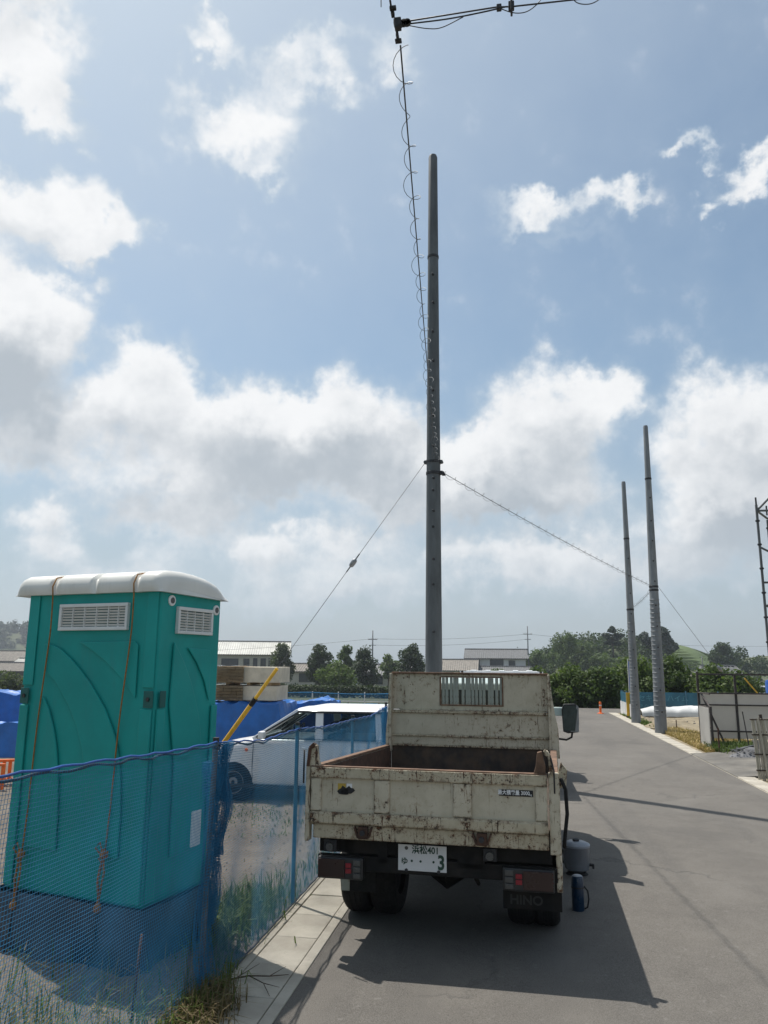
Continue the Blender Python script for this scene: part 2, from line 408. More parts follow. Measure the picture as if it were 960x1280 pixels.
rust_paint('paint_clean', (.30, .33, .285), -.2, .5)
pm('rust', (.10, .048, .028), .95, var=.5, vs=14, bmp=.6, bs=60, col2=(.045, .026, .018))
pm('rust_light', (.15, .088, .055), .95, var=.4, vs=10, bmp=.5, bs=60)
pm('bed_floor', (.032, .026, .022), .8, var=.5, vs=6, bmp=.5, bs=30, col2=(.085, .055, .036))
pm('lamp_red', (.16, .012, .014), .25, var=.1); pm('reflector_red', (.24, .008, .018), .3, var=.1); pm('lamp_clear', (.065, .065, .062), .3, var=.1); pm('lamp_brown', (.03, .012, .010), .3, var=.15)
pm('plate_white', (.62, .62, .61), .45, var=.04); pm('plate_green', (.012, .05, .03), .5)
pm('ink', (.012, .012, .012), .6); pm('sticker_white', (.75, .75, .74), .5, var=.05)
pm('sticker_yellow', (.50, .34, .05), .6)
pm('flap_letter', (.034, .034, .032), .7)
pm('cab_paint', (.50, .58, .55), .3, var=.05)
pm('car_white', (.80, .80, .80), .22, var=.02); pm('car_trim', (.02, .02, .02), .5); pm('rim_silver', (.24, .25, .26), .38, .5, var=.15)
pm('seat_cloth', (.035, .037, .042), .9, var=.15)
glass_mat('glass', (.40, .47, .48), .84); glass_mat('plastic_film', (.93, .95, .96), .90)
pm('mirror_glass', (.10, .11, .11), .05, 1.); pm('dark_glass', (.025, .032, .036), .08, 0, spec=.8)
pm('jug_grey', (.13, .14, .155), .4, var=.15, dirt=((.07, .07, .07), 4, .4)); pm('jug_lid', (.24, .26, .29), .4, var=.1); pm('bottle_blue', (.005, .026, .06), .3, var=.15); pm('bottle_cap', (.03, .14, .24), .35)
pm('yellow_guard', (.62, .36, .015), .5, var=.15, vs=5, dirt=((.2, .13, .03), 4, .5))
pm('orange_plastic', (.85, .16, .02), .45, var=.15)
pm('timber', (.50, .35, .20), .8, var=.25, vs=4, stretch=(1, 8, 8)); pm('timber_wrap', (.62, .55, .42), .5, var=.15, vs=3, bmp=.3, bs=5, bd=.05)
pm('reed', (.38, .35, .28), .85, var=.2, vs=6, stretch=(9, 9, 1)); pm('band_brown', (.05, .035, .025), .9)
thin_sheet('panel_white', (.62, .60, .56), .5); pm('steel_brown', (.055, .045, .04), .7, .2, var=.3, vs=9)
pm('sheet_teal', (.010, .10, .155), .5, var=.2, vs=2); pm('sheet_letter', (.07, .23, .28), .6, var=.2, vs=3); pm('sheet_white', (.62, .62, .60), .5, var=.12, vs=2)
pm('flag_blue', (.02, .10, .50), .7); pm('flag_white', (.75, .75, .75), .7)
pm('roof_tile', (.105, .108, .11), .55, var=.35, vs=3, bmp=.5, bs=14, bd=.05); pm('roof_tile_brown', (.19, .165, .135), .6, var=.25, vs=2)
pm('roof_cream', (.50, .49, .44), .55, var=.15, vs=.5); pm('wall_white', (.62, .61, .58), .8, var=.08, vs=.8); pm('wall_dark', (.05, .045, .042), .8, var=.2); pm('wall_cream', (.42, .39, .33), .8, var=.12)
pm('window_dark', (.03, .036, .042), .15, var=.3, vs=.6)
pm('bark', (.075, .055, .04), .95, var=.3, vs=12, bmp=.6, bs=30)
leaf_mat('leaf_dark', (.010, .022, .008), (.035, .058, .016), .2); leaf_mat('leaf_mid', (.035, .065, .014), (.085, .125, .03), .35)
leaf_mat('leaf_light', (.055, .095, .02), (.125, .165, .045), .4); leaf_mat('leaf_grey', (.05, .065, .035), (.11, .125, .07), .35)
leaf_mat('leaf_wood', (.022, .042, .015), (.055, .085, .03), .25); leaf_mat('leaf_far', (.018, .032, .022), (.03, .048, .03), .15)
leaf_mat('leaf_bamboo', (.06, .10, .03), (.11, .15, .05), .35)
leaf_mat('grass_green', (.045, .085, .014), (.13, .18, .04), .35); leaf_mat('grass_dry', (.24, .18, .08), (.42, .33, .17), .3); leaf_mat('straw', (.34, .24, .09), (.58, .43, .19), .3); leaf_mat('grass_brown', (.075, .055, .025), (.22, .16, .075), .2)
pm('stone_grey', (.16, .148, .13), .95, var=.3, vs=8, bmp=.5, bs=40); pm('gravel_dark', (.13, .13, .135), .95, var=.35, vs=6, bmp=.8, bs=20, bd=.03)
M = MATS
# ------------------------------------------------------------------ the setting
random.seed(7); rng = np.random.default_rng(11)


def gz(x, y):
    """height of the country: the road and its right side level, the lot on the left lower, then falling away"""
    z = -.33 * smooth01(1.85, 2.9, -x) * smooth01(6.2, 10.5, y)
    z -= 1.5 * smooth01(30, 85, y) * (1 - smooth01(30, 60, -x) * 0) + .6 * smooth01(85, 150, y)
    return z


def sheet(name, xs, ys, mat, zf, **kw):
    vs = [(x, y, zf(x, y)) for y in ys for x in xs]; nx = len(xs)
    fs = [(j * nx + i, j * nx + i + 1, (j + 1) * nx + i + 1, (j + 1) * nx + i) for j in range(len(ys) - 1) for i in range(nx - 1)]
    return MB().add(vs, fs).build(name, mat, smooth=True, fix=False, **kw)


def spread(a, b, n): return list(np.linspace(a, b, n))


gx = [-3000, -1200, -500, -250, -120, -60] + spread(-30, 12, 60) + [20, 35, 60, 120, 250, 500, 1200, 3000]
gy = [-400, -100, -30] + spread(-8, 60, 90) + spread(62, 200, 40) + [260, 400, 700, 1300, 2500, 4000]
sheet('ground', gx, gy, M['field'], lambda x, y: gz(x, y) - (.35 if -22 < x < 9 and -3 < y < 29 else .045), kind='structure')
_h = np.random.default_rng(3)
lx = spread(-22, -1.765, 150); ly = spread(-4, 31, 220)
_n = _h.random((40, 60))


def lump(x, y, s=1.):
    """smooth random unevenness"""
    x *= s; y *= s; i, j = int(math.floor(x)), int(math.floor(y)); a, b = x - i, y - j
    a = a * a * (3 - 2 * a); b = b * b * (3 - 2 * b)
    g = lambda p, q: _n[p % 40, q % 60]
    return (g(i, j) * (1 - a) + g(i + 1, j) * a) * (1 - b) + (g(i, j + 1) * (1 - a) + g(i + 1, j + 1) * a) * b - .5


sheet('gravel_lot', lx, ly, M['lot_soil'], lambda x, y: gz(x, y) - .012 + (.05 * lump(x, y, 1.3) + .03 * lump(x, y, 4)) * smooth01(1.8, 2.3, -x), kind='structure')
sheet('road', [-1.31, -.6, 0, .6, 1.2, 1.8, 2.4, 3.0, 3.79], spread(-6, 33, 40), M['asphalt'], lambda x, y: -.002 + .018 * math.sin((x + 1.31) / 5.1 * math.pi), kind='structure')
sheet('cross_road', spread(-14, 22, 19), [33.002, 34, 35, 36.2], M['asphalt'], lambda x, y: -.01, kind='structure')
sheet('dry_lot', spread(4.09, 24, 60), spread(-4, 33, 90), M['dry_dirt'], lambda x, y: gz(x, y) + .004 + (.10 * lump(x, y, .9) + .05 * lump(x, y, 3)) * smooth01(4.1, 4.9, x), kind='structure')
sheet('driveway', spread(3.80, 9, 12), spread(14.7, 18.3, 9), M['asphalt_dark'], lambda x, y: .07 * smooth01(3.9, 4.6, x) + .012, kind='structure')

# covered gutter along the left edge: channel walls and loose concrete lids
gut = MB()
for y0, y1 in ((-5, 13.4), (14.6, 33)):
    gut.box(-1.762, -1.700, y0, y1, -.3, .008); gut.box(-1.384, -1.312, y0, y1, -.3, .006); gut.box(-1.70, -1.384, y0, y1, -.3, -.09)
gut.box(-1.762, -1.312, 13.4, 14.6, -.3, .002)
gutter = gut.build('gutter', M['concrete'], bevel=.006, kind='structure')
lid = MB().box(-.153, .153, -.247, .247, -.05, .004).build('lid', M['concrete'], gutter, bevel=.006); lid.location = (-1.542, -4.55, 0)
yy = -4.05
while yy < 33:
    if not 13.1 < yy < 14.9:
        c = part_copy(lid, gutter); c.location = (-1.542 + random.uniform(-.002, .002), yy, random.uniform(-.003, .004)); c.rotation_euler = (random.uniform(-.004, .004), random.uniform(-.01, .01), random.uniform(-.004, .004))
    yy += .5
# right edge: kerb blocks
kb = MB().box(3.79, 4.085, -5, 33, -.25, .001).build('kerb', M['concrete'], kind='structure')
blk = MB().box(.002, .286, -.298, .298, -.1, .016).build('kerb_block', M['concrete'], kb, bevel=.008); blk.location = (3.797, -4.2, 0)
yy = -3.6
while yy < 33:
    if not 14.4 < yy < 18.5:
        c = part_copy(blk, kb); c.location = (3.797, yy, random.uniform(-.006, .006)); c.rotation_euler = (0, random.uniform(-.012, .012), random.uniform(-.004, .004))
    yy += .6


# ------------------------------------------------------------------ vegetation
def leaf_cloud(blobs, n, size, flat=.5, shell=.45, up=.3, aspect=.6):
    """n leaf-sized quads through a set of ellipsoids (x, y, z, rx, ry, rz)"""
    B = np.array(blobs, float); w = (B[:, 3] * B[:, 4] * B[:, 5]) ** (2 / 3); k = rng.choice(len(B), n, p=w / w.sum())
    d = rng.normal(size=(n, 3)); d /= np.linalg.norm(d, axis=1)[:, None]
    r = rng.random(n) ** shell
    c = B[k, :3] + d * r[:, None] * B[k, 3:6] * (1 + rng.normal(size=(n, 1)) * .07)
    nrm = d + rng.normal(size=(n, 3)) * .8 + np.array([0, 0, up]); nrm /= np.linalg.norm(nrm, axis=1)[:, None]
    a = np.cross(nrm, rng.normal(size=(n, 3))); a /= np.linalg.norm(a, axis=1)[:, None]; b = np.cross(nrm, a)
    s = size * (.55 + .9 * rng.random(n))[:, None]
    v = np.stack([c - a * s, c - b * s * aspect + nrm * s * .15, c + a * s, c + b * s * aspect + nrm * s * .15], 1).reshape(-1, 3)
    return v


def quads_mesh(name, v):
    n = len(v) // 4; me = bpy.data.meshes.new(name)
    me.vertices.add(len(v)); me.vertices.foreach_set('co', v.astype(np.float32).ravel())
    me.loops.add(len(v)); me.loops.foreach_set('vertex_index', np.arange(len(v), dtype=np.int32))
    me.polygons.add(n); me.polygons.foreach_set('loop_start', np.arange(0, len(v), 4, dtype=np.int32))
    me.update(calc_edges=True); me.validate(); return me


def crown_blobs(h, rx, n, base=.35, seed=0, pointy=0.):
    r = random.Random(seed); out = []
    for i in range(n):
        t = (i + r.random()) / n; env = (math.sin(math.pi * (.12 + .80 * t))) ** .7 * (1 - pointy * t)
        s = rx * (.30 + .20 * r.random()); z = h * base + s * .6 + (h * (1 - base) - s * 1.5) * t
        a = r.random() * 6.283; q = max(0, rx * env - s * .8) * math.sqrt(r.random())
        out.append((q * math.cos(a), q * math.sin(a), z, s, s, s * (.8 + .35 * r.random())))
    return out


def tree(name, label, x, y, top, rx, leaf, seed, nblob=14, nleaf=2600, size=.16, base=.3, zb=None, blobs=None, group=None, pointy=0., cat='tree', tr=.05):
    z0 = gz(x, y) if zb is None else zb; h = top - z0
    t = thing(name, label, cat, (x, y, z0), group=group)
    bl = blobs or crown_blobs(h, rx, nblob, base, seed, pointy)
    link('crown', quads_mesh('crown', leaf_cloud(bl, nleaf, size)), M[leaf], t)
    m = MB(); r = random.Random(seed); tw = tr * h * .55
    m.tube([(0, 0, -.1), (.02 * h, 0, h * .3), (-.01 * h, .01 * h, h * .6), (0, 0, h * .9)], [tw, tw * .75, tw * .5, tw * .12], 7)
    for b in bl[:7]:
        z = h * (.25 + .3 * r.random()); m.tube([(0, 0, z), (b[0] * .5, b[1] * .5, (z + b[2]) / 2 + .05 * h), (b[0], b[1], b[2])], [tw * .4, tw * .28, tw * .08], 5)
    m.build('trunk', M['bark'], t, smooth=True)
    return t


def blades(name, pts, hmin, hmax, mat, width=.006, lean=.5, **kw):
    """grass: one bent three-segment blade per point"""
    n = len(pts); P = np.array(pts, float); h = (hmin + (hmax - hmin) * rng.random(n) ** 1.6)[:, None]
    az = rng.random(n) * 6.283; d = np.stack([np.cos(az), np.sin(az), np.zeros(n)], 1); s = np.stack([-np.sin(az), np.cos(az), np.zeros(n)], 1)
    l = (lean * rng.random(n))[:, None]; w = width * (.6 + .8 * rng.random(n))[:, None]; up = np.array([[0, 0, 1.]])
    p0 = P; p1 = P + up * h * .5 + d * h * l * .25; p2 = P + up * h * (.95 - .45 * l) + d * h * l * .9
    v = np.stack([p0 - s * w, p0 + s * w, p1 + s * w * .8, p1 - s * w * .8, p2], 1).reshape(-1, 3)
    me = bpy.data.meshes.new(name); o = np.arange(n)[:, None] * 5
    fs = [tuple(f) for f in (o + np.array([[0, 1, 2, 3]])).tolist()] + [tuple(f) for f in (o + np.array([[3, 2, 4]])).tolist()]
    me.from_pydata(v.tolist(), [], fs)
    return link(name, me, M[mat], **kw)


def wood(name, label, blobs, n, size, mat, **kw):
    return link(name, quads_mesh(name, leaf_cloud(blobs, n, size, shell=.3)), M[mat], label=label, cat='wood', kind='stuff', **kw)


# hills -------------------------------------------------------------
def hill(name, cx, cy, rx, ry, h, mat, seed=0, base=-2.5):
    r = random.Random(seed); ph = [r.random() * 6 for _ in range(6)]
    def fn(u, v):
        a, q = u * 2 * math.pi, v
        rr = 1 + .12 * math.sin(3 * a + ph[0]) + .08 * math.sin(5 * a + ph[1])
        x, y = cx + math.cos(a) * rx * q * rr, cy + math.sin(a) * ry * q * rr
        z = base + h * (math.cos(min(1, q) * math.pi) * .5 + .5) * (1 + .12 * math.sin(x * .09 + ph[2]) * math.sin(y * .07 + ph[3]))
        return (x, y, z)
    return MB().grid(fn, 48, 14).build(name, M[mat], smooth=True, kind='structure')


hill('hill', 22, 205, 36, 26, 8.6, 'field', 1)
hill('tea_hill', 47, 240, 27, 26, 9.2, 'tea_field', 2)
hill('far_hill', -420, 640, 260, 120, 31, 'field', 3, -4)
hill('right_hill', 95, 300, 50, 40, 8, 'field', 4)


def hz_(cx, cy, rx, ry, h, x, y, base=-2.5):
    q = math.hypot((x - cx) / rx, (y - cy) / ry); return base + h * (math.cos(min(1, q) * math.pi) * .5 + .5)


r = random.Random(5); bl = []
for i in range(230):
    x = r.uniform(0, 46); y = r.uniform(182, 222); 
    if x > 36 and y < 215: continue
    z = hz_(22, 205, 36, 26, 8.6, x, y); s = r.uniform(1.3, 2.6); z += r.uniform(.2, 2.4)
    bl.append((x, y, z, s, s, s * r.uniform(.9, 1.4)))
wood('wooded_slope', 'dark green wood covering the low hill behind the road end', bl, 42000, .32, 'leaf_wood')
bl = []
for i in range(60):
    x = r.uniform(3, 22); y = r.uniform(176, 188); z = gz(x, y) + r.uniform(1, 10.6) * (1 - abs(x - 13) / 15)
    s = r.uniform(.9, 1.6); bl.append((x, y, z, s, s, s * 1.7))
wood('bamboo_grove', 'paler feathery bamboo grove at the left end of the wooded hill', bl, 20000, .24, 'leaf_bamboo')
bl = []
for i in range(60):
    x = r.uniform(58, 110); y = r.uniform(215, 245); s = r.uniform(1.4, 2.6); bl.append((x, y, gz(x, y) + r.uniform(.5, 7.4), s, s, s * 1.2))
wood('forest_edge', 'dark forest edge at the right border beyond the tea field', bl, 12000, .4, 'leaf_wood')
bl = []
for i in range(150):
    x = r.uniform(-475, -370); y = r.uniform(575, 640); s = r.uniform(3.5, 6.5); bl.append((x, y, hz_(-420, 640, 260, 120, 31, x, y, -4) + r.uniform(0, 5), s * .6, s * .6, s * 1.15))
wood('conifer_ridge', 'hazy dark conifer wood on the far ridge behind the toilet cabin', bl, 22000, 1.0, 'leaf_far')
bl = []
for i in range(46):
    x = r.uniform(9, 30); y = r.uniform(174, 183); s = r.uniform(.8, 1.5); bl.append((x, y, gz(x, y) + r.uniform(.3, 5.2) * smooth01(8, 16, x), s * 1.3, s, s * .8))
wood('scrub_slope', 'lighter green scrub on the near slope of the wooded hill', bl, 13000, .22, 'leaf_light')
bl = []
for i in range(60):
    x = r.uniform(34, 60); y = r.uniform(214, 236); bl.append((x, y, hz_(47, 240, 27, 26, 9.2, x, y) + .3, 1.2, 1.2, .5))
wood('hill_scrub', 'rough green scrub between the tea rows on the hillside', bl, 6000, .3, 'leaf_mid')
# tea rows on the hillside
tea = MB()
for k in range(26):
    y = 216 + k * 1.5; pts = []
    for i in range(30):
        x = 33 + i * 1.0; pts.append((x, y + .9 * math.sin(x * .12), hz_(47, 240, 27, 26, 9.2, x, y) + .25))
    tea.tube(pts, .55, 5)
tea.build('tea_rows', M['leaf_light'], label='trimmed green tea rows on the open hillside', cat='tea bushes', kind='stuff', fix=False)

# single trees on and before the hill
pb = [(0, 0, 6.4, 1.1, 1.1, .5), (-1.3, 0, 5.4, 1.2, 1, .45), (1.5, .2, 5.3, 1.3, 1, .5), (.3, 0, 4.5, 1.7, 1.3, .45), (-.9, .3, 3.6, 1.2, 1, .45), (1.1, 0, 3.3, 1, 1, .4), (.1, 0, 7.0, .6, .6, .4)]
tree('pine_tree', 'tall dark pine with layered crown rising above the wooded hill', 23.5, 190, 10.6, 2, 'leaf_far', 1, blobs=pb, nleaf=2600, size=.24, zb=3.4, cat='tree')
tree('round_tree', 'big round dark tree alone at the right of the tea field', 51.3, 205, 7.8, 3.6, 'leaf_wood', 4, 18, 5000, .3, .05, zb=.2)
tree('round_tree', 'broad dark tree above the right utility pole top on the hill', 37.0, 200, 11.4, 3.0, 'leaf_far', 9, 16, 4200, .3, .1, zb=3.2)
tree('round_tree', 'dark tree on the hill crest between the two bare poles', 33.0, 203, 10.2, 2.6, 'leaf_far', 12, 14, 3600, .3, .1, zb=3.6)
tree('round_tree', 'small dark tree on the crest left of the tea field top', 44.2, 226, 8.4, 1.7, 'leaf_far', 15, 9, 1600, .26, .1, zb=5.4)
# trees round the farm houses on the left
G2 = 'trees before the low houses'
tree('olive_tree', 'pale grey green tree beside the warehouse', -33.2, 110, 4.95, 2.3, 'leaf_grey', 21, 22, 6500, .15, .1, group=G2)
tree('garden_tree', 'round dark tree left of the flowering white wall', -27.8, 112, 4.75, 2.35, 'leaf_dark', 22, 18, 5200, .17, .08, group=G2)
tree('garden_tree', 'narrow green tree just right of the round dark one', -24.7, 116, 4.6, 1.9, 'leaf_mid', 23, 15, 4000, .17, .1, group=G2)
tree('garden_tree', 'wide light green tree in front of the dark garden trees', -21.3, 95, 2.2, 2.9, 'leaf_light', 24, 18, 6000, .17, .05, group=G2)
tree('garden_tree', 'dark tree standing right below the thin far utility pole', -21.0, 112, 4.3, 2.5, 'leaf_dark', 25, 18, 5200, .17, .05, group=G2)
tree('broadleaf_tree', 'dense dark forked tree close left of the tall bare pole', -14.2, 110, 4.75, 2.5, 'leaf_dark', 26, 20, 6500, .17, .05, group=G2)
tree('garden_tree', 'pale green tree top peeping over the grey house roof', -20.2, 128, 3.3, 2.2, 'leaf_light', 28, 9, 2200, .2, .3, group=G2)
hb = [(-29 + i * .55 + r.uniform(-.1, .1), 84 + r.uniform(-.2, .2), gz(-20, 84) + .62 + r.uniform(-.05, .1), .6, .5, .72) for i in range(34)]
link('hedge', quads_mesh('hedge', leaf_cloud(hb, 7000, .13, shell=.25)), M['leaf_dark'], label='long clipped dark hedge before the low houses', cat='hedge')
hb = [(-46 + i * .7 + r.uniform(-.2, .2), 62 + r.uniform(-.4, .4), gz(-44, 62) + .9 + r.uniform(-.2, .5), .9, .8, 1.0) for i in range(12)]
link('hedge', quads_mesh('hedge', leaf_cloud(hb, 4000, .14)), M['leaf_grey'], label='grey green hedge at the left edge behind the blue tarpaulin', cat='hedge')
# bushes where the road ends
G3 = 'bushes behind the road end'
spec = [(1.2, 38.5, 1.75, 1.3, 'leaf_mid', 'bush right beside the truck headboard, dark at its foot'), (2.7, 38.8, 1.95, 1.4, 'leaf_light', 'yellowish bush behind the truck mirror'), (4.3, 38.6, 1.95, 1.5, 'leaf_mid', 'wide green bush behind the orange marker post'),
        (6.0, 40.5, 2.35, 1.7, 'leaf_light', 'tall yellowish bush behind the blue and white banner'), (7.8, 41, 2.5, 1.6, 'leaf_mid', 'tall bush seen between the two right bare poles'), (9.3, 39, 2.0, 1.5, 'leaf_light', 'pale bush right of the right bare pole'), (11.2, 42, 1.7, 1.6, 'leaf_mid', 'low bush behind the steel frame corner'), (-1.0, 40, 1.7, 1.5, 'leaf_mid', 'bush hidden mostly by the truck headboard')]
for i, (x, y, top, rx, lf, lab) in enumerate(spec):
    tree('bush', lab, x, y, top, rx, lf, 40 + i, 18, 7500, .085, .0, zb=-.35, group=G3, cat='bush', tr=.03)

# ground cover -----------------------------------------------------
def scatter(n, fx): return [fx() for _ in range(n)]


ru = random.uniform
def lotp(x, y): return (x, y, gz(x, y) - .02 + (.05 * lump(x, y, 1.3) + .03 * lump(x, y, 4)) * smooth01(1.8, 2.3, -x))


def strip():
    y = ru(3.2, 12); return lotp(-1.80 - abs(random.gauss(0, .16)), y)
def patch1():
    return lotp(-2.12 + random.gauss(0, .14), 6.05 + random.gauss(0, .38))
def patch2():
    x, y = -2.5 + random.gauss(0, .45), 4.1 + random.gauss(0, .45)
    return lotp(min(x, -1.82), y)
def under_car():
    return lotp(ru(-5.4, -2.0), 11.6 + random.gauss(0, .7))
blades('weeds', scatter(1500, strip), .03, .17, 'grass_green', .004, 1.2, label='green weeds growing along the foot of the blue net fence', cat='weeds', kind='stuff')
blades('weeds', scatter(2400, patch1), .04, .26, 'grass_green', .0045, 1.2, label='thick green weed patch between the two near fence posts', cat='weeds', kind='stuff')
blades('weeds', scatter(520, patch2), .06, .40, 'grass_green', .0035, 1.5, label='tall thin weeds behind the net in front of the toilet cabin', cat='weeds', kind='stuff')
blades('weeds', scatter(700, patch2), .04, .26, 'grass_dry', .0025, 1.6, label='dry stalks behind the net in front of the toilet cabin', cat='weeds', kind='stuff')
blades('weeds', scatter(1500, under_car), .02, .13, 'grass_green', .005, 1.7, label='grass in front of the parked white car', cat='grass', kind='stuff')
blades('weeds', scatter(900, lambda: lotp(ru(-9, -1.9), ru(6.2, 16))), .02, .10, 'grass_dry', .004, 1.7, label='sparse dry grass on the gravel lot', cat='grass', kind='stuff')
blades('dry_clump', scatter(900, lambda: (-1.74 + random.gauss(0, .07) + max(0, random.gauss(0, .06)), 4.42 + random.gauss(0, .17), .0)), .06, .24, 'grass_brown', .0035, 1.5, label='brown withered grass clump spilling onto the gutter lids', cat='grass', kind='stuff')
blades('dry_clump', scatter(350, lambda: (-1.76 + random.gauss(0, .06), 4.5 + random.gauss(0, .2), .0)), .08, .26, 'grass_green', .0035, 1.3, label='green blades among the withered clump on the gutter', cat='grass', kind='stuff')


def dryp():
    while 1:
        x, y = ru(4.2, 7.2), ru(18.6, 26)
        if x < 4.3 + (26.5 - y) * .28: return (x, y, gz(x, y) + .0)
blades('dry_grass', scatter(15000, dryp), .05, .18, 'straw', .012, .9, label='straw coloured dry grass before the right bare pole', cat='grass', kind='stuff')
blades('dry_grass', scatter(1300, lambda: (ru(4.1, 4.5), ru(25, 32), .0)), .03, .14, 'grass_green', .012, .9, label='green grass fringe behind the far right kerb', cat='grass', kind='stuff')
blades('weeds', scatter(2600, lambda: (max(4.42, 4.8 + random.gauss(0, .32)), 18.9 + random.gauss(0, .3), .03)), .04, .30, 'leaf_mid', .012, 1.6, label='green weeds at the foot of the white panel gate', cat='weeds', kind='stuff')
blades('weeds', scatter(1500, lambda: (5.7 + random.gauss(0, .4), 19.4 + random.gauss(0, .3), .04)), .04, .28, 'leaf_mid', .012, 1.6, label='green weeds before the white panels near the bucket', cat='weeds', kind='stuff')
blades('weeds', scatter(1800, lambda: (4.3 + abs(random.gauss(0, .3)), 13.6 + random.gauss(0, .35), .02)), .06, .30, 'grass_green', .008, .8, label='bright weeds below the reed fence at the right border', cat='weeds', kind='stuff')

# loose stones
def stones(name, n, fn, smin, smax, mat, **kw):
    base = np.array([(1, 0, 0), (-1, 0, 0), (0, 1, 0), (0, -1, 0), (0, 0, 1), (0, 0, -1)], float)
    F = [(0, 2, 4), (2, 1, 4), (1, 3, 4), (3, 0, 4), (2, 0, 5), (1, 2, 5), (3, 1, 5), (0, 3, 5)]; vs = []; fs = []
    for i in range(n):
        s = smin + (smax - smin) * random.random() ** 3; p = np.array(fn()); q = base * (s * rng.uniform(.5, 1.1, (6, 3))); a = ru(0, 6.28)
        q = np.stack([q[:, 0] * math.cos(a) - q[:, 1] * math.sin(a), q[:, 0] * math.sin(a) + q[:, 1] * math.cos(a), q[:, 2] * .7], 1) + p
        o = len(vs); vs.extend(q.tolist()); fs.extend([tuple(k + o for k in f) for f in F])
    return MB().add(vs, fs).build(name, M[mat], fix=False, kind='stuff', **kw)


stones('gravel', 6000, lambda: lotp(ru(-7, -1.85), 3 + 10 * random.random() ** 1.3), .006, .045, 'stone_grey', label='loose grey gravel lying over the left lot', cat='gravel')
stones('gravel', 900, lambda: (ru(4.15, 8), ru(12, 31), gz(6, 20) + .01), .01, .05, 'stone_grey', label='loose stones scattered over the right lot', cat='gravel')
stones('gravel', 260, lambda: (ru(-1.6, 3.6), ru(3, 20), .012), .003, .011, 'stone_grey', label='few small stones lying on the asphalt', cat='gravel')
# ------------------------------------------------------------------ wheels (axle along x)
def wheel(parent, c, rad, w, tyre='black_rubber', rim='dark_steel', n=32, face=-1, rr=.62):
    t = MB(); x0, x1 = -w / 2, w / 2
    t.lathe([(rad * .6, x0 + .01), (rad * .9, x0), (rad * .97, x0 + w * .1), (rad, x0 + w * .2), (rad, x1 - w * .2), (rad * .97, x1 - w * .1), (rad * .9, x1), (rad * .6, x1 - .01), (rad * .6, x0 + .01)], axis='x', n=n, cap=False)
    for k in (-.2, 0, .2):       # tread grooves stand between these ribs
        t.lathe([(rad * .99, k * w - w * .07), (rad * 1.012, k * w - w * .06), (rad * 1.012, k * w + w * .06), (rad * .99, k * w + w * .07)], axis='x', n=n)
    o = t.build('wheel', M[tyre], parent, smooth=35); o.location = c
    q = MB(); f = face * w / 2
    q.lathe([(rad * rr * .98, f * .3), (rad * rr, f * .98), (rad * rr * .95, f * .96), (rad * rr * .90, f * .70), (rad * rr * .5, f * .78), (rad * rr * .42, f * .95), (rad * .12, f * 1.0), (rad * .1, f * .7), (rad * .1, f * .2)], axis='x', n=24)
    for j in range(8):
        a = j * math.pi / 4; q.lathe([(rad * .035, f * .80), (rad * .035, f * .90)], (0, math.cos(a) * rad * rr * .66, math.sin(a) * rad * rr * .66), 'x', 6)
    q.build('rim', M[rim], o, smooth=35)
    return o


